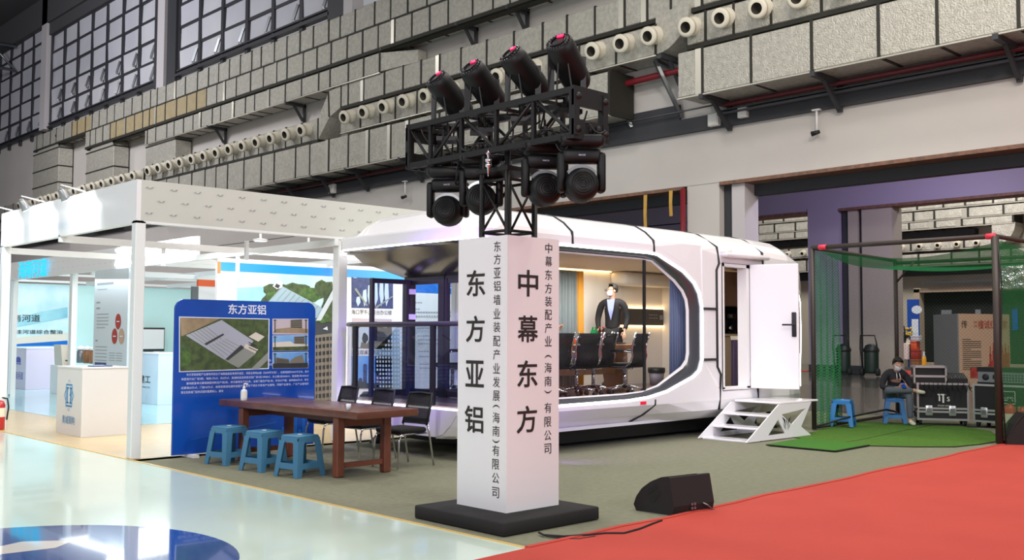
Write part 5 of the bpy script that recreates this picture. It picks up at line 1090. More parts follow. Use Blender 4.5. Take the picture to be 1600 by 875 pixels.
for k, (px, zz, lab) in enumerate(((126, 0, 'leftmost white lidded glass jar on the display table'), (136, 0, 'jar with brown contents right of the leftmost one'), (145.5, 0, 'rightmost jar with brown contents beside the info panel'))):
    q = at(px, 569, x=10.7); q = V((10.7, q.y, tz+.001)); s = thing('sample_jar', lab, 'jar', tuple(q), 0, 'sample jars on the display table')
    b = MB(); b.lathe([(0, 0), (.1, 0), (.11, .03), (.11, .32), (.08, .36)], 14, 0, Matrix.Translation(q)); b.build('jar_glass', 'wood_light' if k else 'steel', s)
    b = MB(); b.lathe([(.11, .36), (.12, .38), (.08, .44), (.02, .46), (.02, .48), (0, .48)], 14, 0, Matrix.Translation(q)); b.build('lid', 'white_panel', s)
t = thing('brochure_rack', 'white paper bag and black brochure rack behind the counters', 'rack', (10.2, 26.3, 0)); q0 = at(92, 569, x=9.6)
b = MB(); b.prism([V((9.6, q0.y+.3, q0.z-.02)), V((9.6, q0.y-.25, q0.z-.02)), V((9.6, q0.y-.1, q0.z+.5)), V((9.6, q0.y+.4, q0.z+.5))], (.2, 0, 0)); b.build('paper_bag', 'sand_print', t)
b = MB(); b.bar((9.62, q0.y-.2, .012), (9.8, q0.y-.45, q0.z+.65), .03); b.bar((9.62, q0.y-.6, .012), (9.8, q0.y-.45, q0.z+.65), .03); b.bar((9.66, q0.y-.3, q0.z+.1), (9.66, q0.y-.55, q0.z+.1), .03); b.bar((9.72, q0.y-.36, q0.z+.35), (9.72, q0.y-.52, q0.z+.35), .03); b.build('rack_frame', 'black', t)
b = MB(); b.box((9.6, q0.y-.5, .012), (9.9, q0.y+.6, q0.z-.025)); b.build('rack_base', 'white_panel', t)
# orange banded post
t = thing('banner_post', 'grey green post with orange bands between the stands', 'post', (13.8, 26, 0))
p0 = at(305, 480, y=24); b = MB(); b.box((p0.x-.08, 24, .012), (p0.x+.08, 24.1, 2.78)); b.build('post', 'steel', t)
pa, pb = at(310, 447, y=24), at(338, 433, y=24); b = MB(); b.box((pa.x, 24.0, pa.z), (pb.x, 24.1, pb.z)); b.build('orange_band', 'coral_print', t)
b = MB(); b.box((pa.x, 24.01, .012), (pb.x+.4, 24.09, pa.z)); b.build('white_panel', 'white_panel', t)
# fire extinguishers
def extinguisher(q, lab, sc=1.):
    q = V(q); s = thing('fire_extinguisher', lab, 'fire extinguisher', tuple(q), 0, 'red fire extinguishers'); m = Matrix.Translation(q) @ Matrix.Scale(sc, 4)
    b = MB(); b.lathe([(0, 0), (.075, 0), (.085, .02), (.085, .38), (.065, .44), (.03, .46), (.03, .48)], 18, 0, m); b.build('cylinder', 'extinguisher', s)
    b = MB(); b.lathe([(.086, .2), (.086, .34)], 18, 0, m, cap=False); b.build('label_sleeve', 'label_cream', s)
    b = MB(); b.box((-.02, -.02, .47), (.02, .02, .53), 0, m); b.bar(m @ V((0, 0, .53)), m @ V((-.1, -.03, .56)), .02); b.bar(m @ V((0, 0, .51)), m @ V((-.09, -.03, .5)), .02); b.build('valve', 'black', s)
    b = MB(); b.tube([m @ V(p) for p in ((.02, -.02, .5), (.1, -.05, .48), (.12, -.05, .35), (.1, -.04, .15))], .012, 8); b.build('hose', 'rubber', s)
q = at(-2, 671, z=.01); extinguisher((q.x, q.y, .007), 'red fire extinguisher at the left edge, on the stand corner', 1.05)
# ------------------------------------------------------------------ right side: net cage, turf, cases
GX0, GX1, GY0, GY1, GZ = 15.6, 19.4, 5.88, 8.9, 3.1; GYB = 9.24
t = thing('net_cage', 'dark tube cage hung with green netting at the right', 'cage', ((GX0+GX1)/2, (GY0+GY1)/2, 0))
for x, y in ((GX0, GY0), (GX0, GY1), (GX1, GYB), (GX1, GY0)):
    b = MB(); b.cyl((x, y, .018), (x, y, GZ), .055 if y == GY0 else .04, n=10); b.build('post', 'pole_brown', t)
b = MB(); b.cyl((GX0, GY0, GZ), (GX0, GY1, GZ), .04, n=10); b.build('top_rail', 'pole_brown', t)
for y, yb in ((GY0, GY0), (GY1, GYB)):
    b = MB(); b.cyl((GX0, y, GZ), (GX1, yb, GZ), .035, n=10); b.build('top_rail', 'pole_brown', t)
    b = MB(); b.cyl((GX0, y, .05), (GX1, yb, .05), .03, n=10); b.build('bottom_rail', 'pole_brown', t)
b = MB(); b.cyl((GX1, GY0, GZ-.05), (GX1, GYB, GZ-.05), .035, n=10); b.build('top_rail', 'pole_brown', t)
b = MB(); b.tube([(GX0, GY1, .06), (GX0+.7, GY1-.25, .2), (GX0+1.6, GY1-.5, .3), (GX0+2.5, GY1-.25, .2), (GX1, GYB, .06)], .018, 8); b.build('hoop', 'black', t)
b = MB(); b.cyl((GX1, GYB, GZ-.45), (GX1-.05, GYB-.4, GZ-.05), .02); b.build('brace', 'pole_brown', t)
for y in (GY0+.06, GY1-.2):
    b = MB(); b.tube([(GX0, y-.07, GZ), (GX0, y+.07, GZ)], .046, 10); b.build('red_tape', 'tape_red', t)
b = MB(); b.tube([(GX0-.02, GY0-.04, GZ-.03), (GX0-.03, GY0-.09, 2.4), (GX0-.02, GY0-.05, 1.2), (GX0-.03, GY0-.1, .03)], .012, 6); b.build('rope', 'black', t)
def net(name, m, p, q, r, s, nu, nv, f=lambda u, v: V((0, 0, 0))):
    p, q, r, s = map(V, (p, q, r, s)); b = MB(); vs = []; uv = []
    W_, H_ = (q-p).length, (s-p).length
    for i in range(nu+1):
        for j in range(nv+1):
            u, v = i/nu, j/nv; vs.append(p.lerp(q, u).lerp(s.lerp(r, u), v)+f(u, v)); uv.append((u*W_, v*H_))
    b.add(vs, [(i*(nv+1)+j, (i+1)*(nv+1)+j, (i+1)*(nv+1)+j+1, i*(nv+1)+j+1) for i in range(nu) for j in range(nv)], 0, True)
    o = b.build(name, m, t); me = o.data; l = me.uv_layers.new(name='uv')
    for k, lp in enumerate(me.loops): l.data[k].uv = uv[lp.vertex_index]
    return o
fold = lambda u, v: V((0, .07*math.sin(u*26)*(1-v*.6), 0))
net('side_net', 'net_dark', (GX0+.05, GY1, .05), (GX0+1.1, GY1+.1, .05), (GX0+1.1, GY1+.1, GZ-.05), (GX0+.05, GY1, GZ-.05), 24, 8, fold)
net('side_net', 'net_green', (GX0+1.1, GY1+.1, .05), (GX1, GYB, .05), (GX1, GYB, GZ-.1), (GX0+1.1, GY1+.1, GZ-.1), 12, 6)
net('back_net', 'net_green', (GX1, GYB, .05), (GX1, GY0, .05), (GX1, GY0, GZ-.1), (GX1, GYB, GZ-.1), 12, 6)
net('side_net', 'net_dark', (GX0+.1, GY0, .05), (GX1, GY0, .05), (GX1, GY0, GZ-.08), (GX0+.1, GY0, GZ-.08), 12, 6)
net('roof_net', 'net_roof', (GX0+.25, GY1, GZ-.05), (GX0+.25, GY0, GZ-.05), (GX1, GY0, GZ-.1), (GX1, GYB, GZ-.1), 16, 10, lambda u, v: V((.25*math.sin(u*PI)*(1-v), 0, -.17*math.sin(u*PI)*(1-v*.45)-.14*math.sin(v*PI))))
# turf
def mat_piece(lab, pts, z, m, edge=True):
    b = MB(); out = [V((p.x, p.y, z)) for p in pts]; b.prism(out, (0, 0, .012), 0)
    if edge:
        for p, q in zip(out, out[1:]+out[:1]): b.bar(p+V((0, 0, .003)), q+V((0, 0, .003)), .035, .01, 1)
    tag(b.build('turf_mat', [m, 'turf_edge']), lab, 'turf mat', 'green turf mats')
gp = lambda *l: [at(x, y, z=0) for x, y in l]
mat_piece('pale green turf piece under the blue stool in the cage', gp((1240, 684), (1310, 694), (1345, 688), (1400, 676), (1462, 664), (1350, 660), (1300, 668)), .001, 'turf')
mat_piece('large wrinkled turf piece in front of the flight cases', gp((1310, 695), (1345, 697), (1430, 699), (1490, 699), (1530, 695), (1567, 689), (1545, 674), (1500, 667), (1462, 665), (1400, 677), (1345, 689)), .003, 'turf')
mat_piece('small bright green putting mat with black border beside the steps', gp((1198, 697), (1305, 707), (1357, 697.5), (1255, 687)), .016, 'turf_bright')
# flight cases
def flight_case(lab, p, q, h, depth, logo):
    p, q = V(p), V(q); p.z = q.z = 0; r = (q-p).normalized(); bk = V((-r.y, r.x, 0)); bk = bk if bk.dot(CF) > 0 else -bk; wd = (q-p).length
    s = thing('flight_case', lab, 'flight case', tuple((p+q)/2+bk*depth/2), 0, 'black flight cases with metal edges')
    m = Matrix(((r.x, bk.x, 0, p.x), (r.y, bk.y, 0, p.y), (0, 0, 1, 0), (0, 0, 0, 1))); z0 = .1
    b = MB(); b.box((.01, .01, z0), (wd-.01, depth-.01, h), 0, m); b.build('case_body', 'case_black', s)
    b = MB(); e = .035
    for x in (0, wd-e):
        for y in (0, depth-e): b.box((x, y, z0-.005), (x+e, y+e, h+.005), 0, m)
    for z in (z0-.005, h-e+.005, z0+.19, z0+.13):
        b.box((0, -.003, z), (wd, e*.6, z+e), 0, m); b.box((0, 0, z), (e*.6, depth, z+e), 0, m); b.box((wd-e*.6, 0, z), (wd, depth, z+e), 0, m); b.box((0, depth-e*.6, z), (wd, depth, z+e), 0, m)
    b.build('metal_edge', 'case_alu', s)
    for x in (.2, wd-.28):
        b = MB(); b.rbox((x-.06, -.016, z0+.08), (x+.06, .002, z0+.26), .01, 0, m); b.box((x-.04, -.02, z0+.13), (x+.04, -.014, z0+.21), 1, m); b.build('butterfly_latch', ['case_alu', 'steel'], s)
    for x in (.06, wd-.06):
        for y in (.08, depth-.08):
            b = MB(); b.cyl(m @ V((x-.02, y, .05)), m @ V((x+.02, y, .05)), .047, n=12); b.box((x-.03, y-.03, .06), (x+.03, y+.03, z0), 0, m); b.build('caster', 'black', s)
    b = MB(); logo(b, m @ Matrix.Rotation(PI/2, 4, 'X') @ Matrix.Translation((wd*.5, z0+.36, .006))); b.build('stencil', 'label_white', s)
    return s, m, wd
def lg1(b, m):
    b.box((-.09, .085, 0), (.05, .11, .003), 0, m); b.box((-.07, -.02, 0), (-.045, .085, .003), 0, m); b.box((-.01, -.05, 0), (.02, .085, .003), 0, m); write(b, 'S', m @ Matrix.Translation((.09, .02, 0)), None, .08, bold=.02); write(b, 'STAGE LIGHT', m @ Matrix.Translation((.02, -.1, 0)), .22)
def lg2(b, m):
    for lo, hi in (((-.12, .19, 0), (.12, .2, .003)), ((-.12, -.02, 0), (.12, -.01, .003)), ((-.12, -.02, 0), (-.11, .2, .003)), ((.11, -.02, 0), (.12, .2, .003))): b.box(lo, hi, 0, m)
    write(b, 'AUDIO', m @ Matrix.Translation((0, .08, 0)), .18); b.box((-.08, .035, 0), (.09, .045, .003), 0, m); write(b, 'STAGE MONITOR', m @ Matrix.Translation((.03, -.075, 0)), .42, bold=.02); write(b, 'CM12', m @ Matrix.Translation((.03, -.15, 0)), .2, bold=.02)
c1 = V((17.91, 8.17, 0)); c1b = V((18.37, 7.43, 0)); c2 = V((18.40, 7.37, 0)); c2b = V((18.10, 6.60, 0))
case1, m1, w1 = flight_case('black flight case with white stencil beside the seated man', c1, c1b, .76, .55, lg1)
c2, c2b = V((18.30, 7.34, 0)), V((18.22, 6.10, 0))
case2, m2, w2 = flight_case('black flight case right of the first, partly behind the cage post', c2, c2b, .76, .55, lg2)
t = thing('equipment_rack', 'open black rack unit with silver rims on the left flight case', 'audio equipment', tuple(m1 @ V((.25, .25, .77))))
b = MB(); b.box((-.04, .02, .767), (.5, .4, .86), 0, m1); b.box((-.04, .08, .9), (.5, .4, 1.04), 0, m1); b.build('rack_body', 'black', t)
b = MB(); b.box((-.05, 0, .86), (.51, .42, .9), 0, m1); b.box((-.05, 0, 1.03), (.51, .42, 1.07), 0, m1); b.box((-.05, 0, .767), (-.02, .03, 1.07), 0, m1); b.box((.48, 0, .767), (.51, .03, 1.07), 0, m1); b.build('rack_rim', 'case_alu', t)
t = thing('mixing_desk', 'low black mixing desk on the flight case behind the cables', 'audio equipment', tuple(m1 @ V((.7, .25, .77))))
b = MB(); b.prism([m1 @ V(p) for p in ((.53, .02, .767), (.53, .45, .767), (.53, .45, .93), (.53, .02, .84))], m1.to_3x3() @ V((.33, 0, 0))); b.build('desk_body', 'black', t)
for i in range(7):
    for j in range(3):
        b = MB(); b.cyl(m1 @ V((.56+i*.044, .1+j*.1, .845+j*.021)), m1 @ V((.56+i*.044, .1+j*.1, .87+j*.021)), .009, n=8); b.build('fader_knob', 'rack_grey', t)
t = thing('power_amplifier', 'silver grey amplifier with round dial on the right flight case', 'audio equipment', tuple(m2 @ V((.3, .25, .77))))
b = MB(); b.box((.1, .0, .80), (.98, .42, .98), 0, m2); b.build('amp_front', 'rack_grey', t); b = MB(); b.box((.08, .01, .98), (1.0, .45, 1.06), 0, m2); b.box((.08, .02, .767), (1.0, .45, .80), 0, m2); b.build('amp_case', 'black', t)
b = MB(); b.lathe([(0, 0), (.055, 0), (.055, .02), (.03, .025), (0, .025)], 18, 0, m2 @ Matrix.Translation((.24, 0, .89)) @ Matrix.Rotation(PI/2, 4, 'X')); b.build('dial', 'black', t)
for i in range(8):
    for j in range(3):
        b = MB(); b.lathe([(0, 0), (.013, 0), (.013, .012), (0, .012)], 8, 0, m2 @ Matrix.Translation((.56+i*.05, 0, .84+j*.045)) @ Matrix.Rotation(PI/2, 4, 'X')); b.build('socket', 'black', t)
b = MB(); b.box((.36, -.004, .86), (.46, 0, .93), 0, m2); b.build('display', 'black', t)
b = MB(); q = m1 @ V((.16, .2, 1.071)); m = Matrix.Translation(q); t = thing('juice_bottle', 'bottle of orange juice standing on the equipment rack', 'bottle', tuple(q))
b.lathe([(0, 0), (.036, 0), (.04, .01), (.04, .12), (.03, .16)], 14, 0, m); b.build('juice', 'orange_juice', t); b = MB(); b.lathe([(.03, .16), (.016, .2), (.016, .22)], 14, 0, m); b.build('bottle_neck', 'clear_plastic', t); b = MB(); b.lathe([(.018, .22), (.018, .245), (0, .245)], 12, 0, m); b.build('cap', 'label_white', t)
rnd = random.Random(9)
for lab, (xa, xb), n in (('coil of black cables hanging over the left flight case', (.05, .5), 7), ('loose cables hanging over the right half of the left flight case', (.5, w1), 5)):
    pts = []
    for k in range(n):
        x = xa+(xb-xa)*k/(n-1); pts += [m1 @ V((x, -.02, .80)), m1 @ V((x+.03, -.045, .52-.16*rnd.random())), m1 @ V((x+.07, -.03, .72))]
    sm = []
    for a, c, d in zip(pts, pts[1:], pts[2:]):
        for u in (0, .33, .66): sm.append((a*(1-u)+c*u)*(1-u)*1.0+(c*(1-u)+d*u)*u)
    b = MB(); b.tube(sm, .007, 6); tag(b.build('hanging_cables', 'rubber'), lab, 'cables')
b = MB(); b.tube([m1 @ V(p) for p in ((.0, -.03, .3), (-.12, -.1, .2), (-.1, -.12, .02), (.2, -.15, .012), (.5, -.12, .012), (.9, -.2, .012), (1.3, -.1, .012))], .012, 6); tag(b.build('floor_cable', 'rubber'), 'black cable on the floor along the feet of the flight cases', 'cable')
q = at(1579, 684, z=.0); extinguisher((q.x, q.y, .003), 'red fire extinguisher right beside the cage post', 1.12)
q = at(1598, 682, z=.0); extinguisher((q.x, q.y, .003), 'red fire extinguisher at the right edge behind the black wedge', 1.0)
t = thing('stage_monitor', 'black wedge speaker at the right edge, beside the cage post', 'speaker', (15.7, 5.3, 0)); pl = gp((1571, 696), (1640, 698)); r = (pl[1]-pl[0]).normalized(); bk = V((-r.y, r.x, 0)); bk = bk if bk.dot(CF) > 0 else -bk
b = MB(); b.prism([pl[0]+V((0, 0, .017)), pl[0]+r*.15+V((0, 0, .3)), pl[0]+r*.28+V((0, 0, .46)), pl[0]+r*.6+V((0, 0, .46)), pl[0]+r*.66+V((0, 0, .017))], bk*.5); b.build('cabinet', 'speaker_black', t)
b = MB(); b.prism([pl[0]+r*.02+V((-.0, 0, .06)), pl[0]+r*.15+V((0, 0, .31)), pl[0]+r*.27+V((0, 0, .46)), pl[0]+r*.26+V((0, 0, .47)), pl[0]+r*.13+V((0, 0, .31)), pl[0]+r*.005+V((0, 0, .06))], bk*.5); b.build('grille', 'grille', t)

# ------------------------------------------------------------------ things in the passage and the next hall
for px, py, lab in ((1324, 590, 'dark green wheeled cylinder cart left, behind the net'), (1365, 588, 'dark green wheeled cylinder cart in front of the cream pillar')):
    q = at(px, py, z=0); q = V((38.4, {1324: 20.55, 1365: 19.35}[px], 0)); s = thing('wheeled_cart', lab, 'wheeled cart', tuple(q), 0, 'dark green wheeled carts')
    b = MB(); b.lathe([(0, .1), (.27, .1), (.28, .2), (.28, 1.1), (.23, 1.22), (.1, 1.28), (0, 1.28)], 18, 0, Matrix.Translation(q)); b.build('tank', 'bin_green', s)
    b = MB(); b.lathe([(.285, .95), (.31, 1.0), (.31, 1.06), (.285, 1.1)], 18, 0, Matrix.Translation(q), cap=False); b.build('collar', 'black', s)
    b = MB(); b.tube([q+V((-.1, .3, .2)), q+V((-.1, .42, 1.1)), q+V((-.1, .4, 1.62)), q+V((-.1, -.2, 1.62)), q+V((-.1, -.3, 1.2))], .03, 6); b.build('handle', 'black', s)
    for d in (-.36, .30): b = MB(); b.cyl(q+V((-.1, d, .16)), q+V((-.1, d+.08, .16)), .155, n=14); b.build('wheel', 'rubber', s)
b = MB(); t = thing('banner_stand', 'grey and tan folding banner stand with red brush lettering, behind the flight cases', 'banner', (32, 13.8, 0))
bq = at(1500, 606, z=0); bl = V((31.88, 13.17, 0)); left = bl+V((1.5, 1.3, 0)); right = bl+V((1.75, -1.62, 0))
def face(a, c, z0, z1, nm, m): 
    b = MB(); d = (c-a).normalized(); n = V((-d.y, d.x, 0)); b.prism([a+V((0, 0, z0)), c+V((0, 0, z0)), c+V((0, 0, z1)), a+V((0, 0, z1))], n*.04 if n.dot(CF) > 0 else -n*.04); return b.build(nm, m, t)
pL = at(1460, 488, x=33.2); left = V((pL.x, pL.y, 0)); pR = at(1577, 490, x=33.9); right = V((pR.x, pR.y, 0))
face(left, bl, .01, 2.31, 'grey_face', 'banner_grey'); face(bl, right, .01, 2.31, 'tan_face', 'banner_tan')
dl = (bl-left); dr = (right-bl); ml = frame(left+V((0, 0, 0)), dl.normalized(), (0, 0, 1)); mr = frame(bl, dr.normalized(), (0, 0, 1)); LL, RR = dl.length, dr.length
b = MB()
for k, ch in enumerate('檀诚红木家具'): write(b, ch, ml @ Matrix.Translation((LL*.48, 2.0-k*.29, .012)), .5, .22, bold=.012)
for k in range(11): write(b, '红木家具艺术馆精品展厅'[k], ml @ Matrix.Translation((LL*.78, 2.05-k*.15, .012)), .22, .1)
b.build('dark_lettering', 'ink', t)
b = MB(); write(b, '檀诚红木家', mr @ Matrix.Translation((RR*.66, 1.98, .012)), RR*.58, .27); write(b, '海南', mr @ Matrix.Translation((RR*.32, 2.05, .012)), RR*.07); write(b, '名匠', mr @ Matrix.Translation((RR*.32, 1.93, .012)), RR*.07); b.build('red_lettering', 'red_ink', t)
b = MB(); write(b, '传', mr @ Matrix.Translation((RR*.1, 1.98, .012)), .24, .24); 
for k in range(16): b.box((RR*.06, 1.5-k*.062, .01), (RR*(.42 if k % 5 else .22), 1.515-k*.062, .014), 0, mr)
b.build('small_text', 'ink', t)
b = MB(); b.poly([mr @ V(p) for p in ((RR*.55, .0+.3, .012), (RR*.98, .3, .012), (RR*.98, 1.1, .012), (RR*.7, .95, .012), (RR*.55, .7, .012))]); 
for k in range(7): x = RR*(.58+k*.06); b.box((x, .5, .013), (x+.08, 1.05+.2*(k % 3)*.5, .018), 0, mr); b.box((x+.025, 1.05, .013), (x+.055, 1.3+.1*(k % 2), .018), 0, mr)
b.poly([mr @ V(p) for p in ((RR*.2, .3, .012), (RR*.48, .3, .012), (RR*.48, .62, .012), (RR*.2, .62, .012))]); b.build('bottle_picture', 'print_red', t)
# black booth with tan frame in the next hall
t = thing('dark_booth', 'dark open booth with a tan frame in the next hall', 'booth', (50, 19, .0)); X = 49.6
b = MB(); b.box((X+.5, 12.5, .012), (X+.6, 22.55, 3.8)); b.build('back_panel', 'dark_hall', t)
b = MB(); b.box((X, 22.4, .012), (X+.6, 22.7, 3.95)); b.box((X, 12.5, 3.78), (X+.6, 22.7, 4.0)); b.box((X-.6, 12.4, .012), (X+.6, 22.7, .3)); b.build('booth_frame', 'frame_tan', t)
b = MB(); b.bar((X-.2, 22.2, 4.25), (X-.2, 12.4, 4.25), .12); b.build('top_rail', 'beam_dark', t)
for y0, y1, z0, z1, m in ((21.0, 21.5, .5, 2.9, 'frame_tan'), (19.6, 19.85, 1.9, 2.9, 'frame_tan'), (17.9, 18.15, 1.9, 2.9, 'sign_blue')):
    b = MB(); b.box((X+.4, y0, z0), (X+.49, y1, z1)); b.build('column_panel', 'rack_grey' if m == 'frame_tan' else m, t)
b = MB(); t = thing('foil_drop_duct', 'shiny crumpled foil duct hanging behind the cage post', 'air duct', (47, 18, 4.3)); 
pa, pb = at(1551, 453, x=46), at(1640, 412, x=46)
for k in range(5): b.rbox((46+.02*(k % 2), pb.y+(pa.y-pb.y)*k/5, pa.z+.0), (47, pb.y+(pa.y-pb.y)*(k+1)/5, pb.z), .05, seg=1, smooth=False)
b.build('foil_skin', mat('foil_crumpled', '#c8cec8', .2, .85, bump=(3.2, 1., .3)), t)
# table with white cloth, kettles, flowers; blue banner
X = 47.0
t = thing('cloth_table', 'white cloth covered table behind the cage post in the next hall', 'table', (X+.4, 22.5, 0)); pa, pb = at(1374, 536, x=X), at(1421, 536, x=X)
b = MB(); b.rbox((X, pb.y, pa.z-.04), (X+.8, pa.y, pa.z), .02); b.build('table_top', 'cloth_white', t)
b = MB(); n = 24; b.loft([[V((X-.01+.02*math.sin(k*1.9), pb.y+(pa.y-pb.y)*k/n, pa.z-.02)), V((X-.05+.05*math.sin(k*1.9), pb.y+(pa.y-pb.y)*k/n, .5))] for k in range(n+1)]); b.build('cloth_drape', 'cloth_white', t)
for y in (pb.y+.1, pa.y-.1):
    b = MB(); b.box((X+.3, y-.05, .01), (X+.4, y+.05, pa.z-.04)); b.build('leg', 'steel', t)
tz = pa.z
for px, sc, lab in ((1389, 1.0, 'black kettle left behind the cage post on the cloth table'), (1402, 1.15, 'larger black kettle right of the post on the cloth table')):
    q = V((X+.35, at(px, 536, x=X).y, tz+.002)); s = thing('kettle', lab, 'kettle', tuple(q), 0, 'black kettles'); m = Matrix.Translation(q) @ Matrix.Scale(sc, 4)
    b = MB(); b.lathe([(0, 0), (.24, 0), (.28, .1), (.26, .34), (.16, .46), (.05, .5), (.05, .54), (0, .54)], 16, 0, m); b.tube([m @ V((0, -.22, .2)), m @ V((0, -.36, .3)), m @ V((0, -.42, .44))], [.06, .045, .03], 8); b.build('kettle_body', 'black', s)
    b = MB(); b.tube([m @ V((0, -.2, .4)), m @ V((0, -.16, .7)), m @ V((0, .1, .78)), m @ V((0, .24, .6)), m @ V((0, .26, .3))], .035, 8); b.build('handle', 'black', s)
q = V((X+.4, at(1412.5, 536, x=X).y, tz+.002)); t = thing('flower_vase', 'yellow flowers in a small vase on the cloth table', 'flowers', tuple(q))
b = MB(); b.lathe([(0, 0), (.1, 0), (.12, .1), (.06, .26), (.08, .3)], 12, 0, Matrix.Translation(q)); b.build('vase', 'label_cream', t)
b = MB(); rnd = random.Random(4)
for k in range(16): b.ball(q+V((rnd.uniform(-.14, .14), rnd.uniform(-.2, .2), rnd.uniform(.32, .75))), .06, n=8)
b.build('flowers', 'yellow_flowers', t)
q = V((46.6, at(1369, 536, x=46.6).y, 0)); t = thing('wooden_shelf_stand', 'narrow wooden stand with small tools beside the cream pillar', 'stand', tuple(q))
b = MB(); b.box((46.6, q.y-.35, .01), (46.9, q.y+.45, 1.25)); b.build('cabinet', 'white_panel', t); b = MB(); b.box((46.7, q.y+.3, 1.25), (46.8, q.y+.42, 2.6)); b.box((46.7, q.y-.45, 2.42), (46.75, q.y+.3, 2.5)); b.box((46.7, q.y-.45, 2.25), (46.75, q.y-.4, 2.5)); b.build('wood_frame', 'wood_light', t); b = MB(); b.box((46.6, q.y-.45, 1.26), (46.9, q.y+.2, 1.6)); b.build('wooden_box', 'wood_light', t)
pa, pb = at(1417, 468, x=47.6), at(1437, 535, x=47.6); t = thing('roll_up_banner', 'blue banner with white emblem left of the dark booth', 'banner', (47.6, (pa.y+pb.y)/2, 0))
b = MB(); b.box((47.6, pb.y, .1), (47.64, pa.y, pa.z)); b.build('banner_sheet', 'sign_blue', t); b = MB(); b.box((47.595, pb.y+.05, pa.z-2.2), (47.599, pa.y-.22, pa.z-.95)); b.build('white_list', 'pale_print', t)
b = MB(); b.poly([V((47.597, pa.y-.38+.26*math.cos(a)-.1, pa.z-.5+.2*math.sin(a))) for a in [2*PI*k/16 for k in range(16)]]); b.build('emblem', 'pale_print', t); b = MB(); b.box((47.5, pb.y-.1, .01), (47.7, pa.y+.1, .1)); b.build('banner_foot', 'steel', t)
pa, pb = at(1422, 540, x=46.8), at(1436, 572, x=46.8)
for k, (dy, h0, h1, m, lab) in enumerate(((0, .012, .5, 'wood_light', 'brown gift box at the bottom of the stack under the blue banner'), (.02, .5, .95, 'print_red', 'dark red gift box above the brown one under the blue banner'), (.1, .95, 1.35, 'coral_print', 'orange red gift box near the top of the stack under the blue banner'), (-.02, 1.35, 1.62, 'print_grey', 'pale grey gift box topmost of the stack under the blue banner'))):
    t = thing('gift_box', lab, 'box', (47, (pa.y+pb.y)/2, h0)); b = MB(); b.rbox((46.8, pb.y+.02+max(dy, 0), h0+.002), (47.2, pa.y-.02, h1-.06), .02); b.build('box_base', m, t)
    b = MB(); b.rbox((46.79, pb.y+.01+max(dy, 0), h1-.07), (47.21, pa.y-.01, h1), .02); b.build('lid', m, t)
b = MB(); b.box((40.9, 17.5, -.011), (46.0, 24.5, .004)); tag(b.build('carpet', 'carpet_red'), 'narrow strip of red carpet on the floor of the next hall', 'carpet')
# ------------------------------------------------------------------ furniture and people
def office_chair():
    """mesh swivel chair facing +Y"""
    t = thing('office_chair', 'x', 'chair', (0, 0, 0), 0, 'black mesh office chairs')
    b = MB(); b.rbox((-.24, -.2, .42), (.24, .27, .49), .03); b.build('seat', 'seat_black', t)
    b = MB(); sec = [(-.2, .47), (-.235, .58), (-.22, .70), (-.25, .83), (-.29, .945)]
    b.loft([[(-.215, y, z), (-.1, y-.03, z), (.1, y-.03, z), (.215, y, z)] for y, z in sec], smooth=True); solid(b.build('backrest', 'mesh_black', t), .01)
    for s in (-1, 1):
        b = MB(); b.tube([(s*.235, .2, .45), (s*.235, -.12, .44), (s*.235, -.205, .5), (s*.235, -.24, .6), (s*.23, -.225, .70), (s*.228, -.255, .83), (s*.225, -.30, .96)], .014, 8); b.build('back_frame', 'chrome', t)
        b = MB(); b.tube([(s*.24, .16, .46), (s*.27, .18, .56), (s*.275, .12, .66), (s*.275, -.08, .675), (s*.24, -.22, .66)], .013, 8); b.rbox((s*.275-.022, -.12, .67), (s*.275+.022, .14, .695), .01, 1); b.build('armrest', ['chrome', 'black'], t)
    b = MB(); b.bar((-.23, -.275, .90), (.23, -.275, .90), .02, .03); b.bar((-.22, -.245, .78), (.22, -.245, .78), .02, .03); b.build('back_rail', 'chrome', t)
    b = MB(); b.cyl((0, .02, .1), (0, .02, .42), .028); b.rbox((-.1, -.08, .39), (.1, .14, .43), .01); b.build('gas_lift', 'chrome', t)
    for k in range(5):
        a = 2*PI*k/5+.3; e = V((.28*math.cos(a), .02+.28*math.sin(a), .085)); b = MB(); b.tube([V((0, .02, .13)), e*.6+V((0, 0, .06)), e], [.03, .022, .016], 8); b.build('base_arm', 'chrome', t)
        b = MB(); d = V((-math.sin(a), math.cos(a), 0)); b.cyl(e+V((0, 0, -.048))-d*.025, e+V((0, 0, -.048))+d*.025, .036, n=12); b.cyl(e-V((0, 0, .04)), e, .01); b.build('caster', 'black', t)
    return t
oc = office_chair(); FZ = .677
for i, (x, y, rz, lab) in enumerate(((9.98, 11.72, YAW+.15, 'black office chair behind the folding glass doors, left of the column'), (11.24, 10.33, -.12, 'chrome framed office chair nearest the column, back to the cabin window'), (11.72, 10.42, .25, 'office chair in the middle of the row inside the cabin window'), (12.14, 10.14, .2, 'office chair nearest the window mullion, back to the glass'), (10.6, 10.3, .05, 'office chair at the left end of the row, mostly behind the column'), (11.72, 11.98, PI+.05, 'office chair on the far side of the table, behind the column'))):
    o = oc if i == 0 else dup(oc, (x, y, FZ), rz, lab); place(o, (x, y, FZ), rz); o['label'] = lab
t = thing('conference_table', 'long light wooden conference table inside the cabin', 'table', (12.05, 11.05, FZ))
b = MB(); b.rbox((10.4, 10.72, 1.365), (13.38, 11.42, 1.445), .01, seg=1, smooth=False); b.build('table_top', 'wood_light', t)
for x in (10.75, 12.95): b = MB(); b.box((x, 10.85, FZ), (x+.08, 11.3, 1.365)); b.build('leg', 'wood_light', t)
b = MB(); b.box((10.83, 11.04, .95), (12.95, 11.1, 1.2)); b.build('modesty_panel', 'wood_light', t)
TZ = 1.447
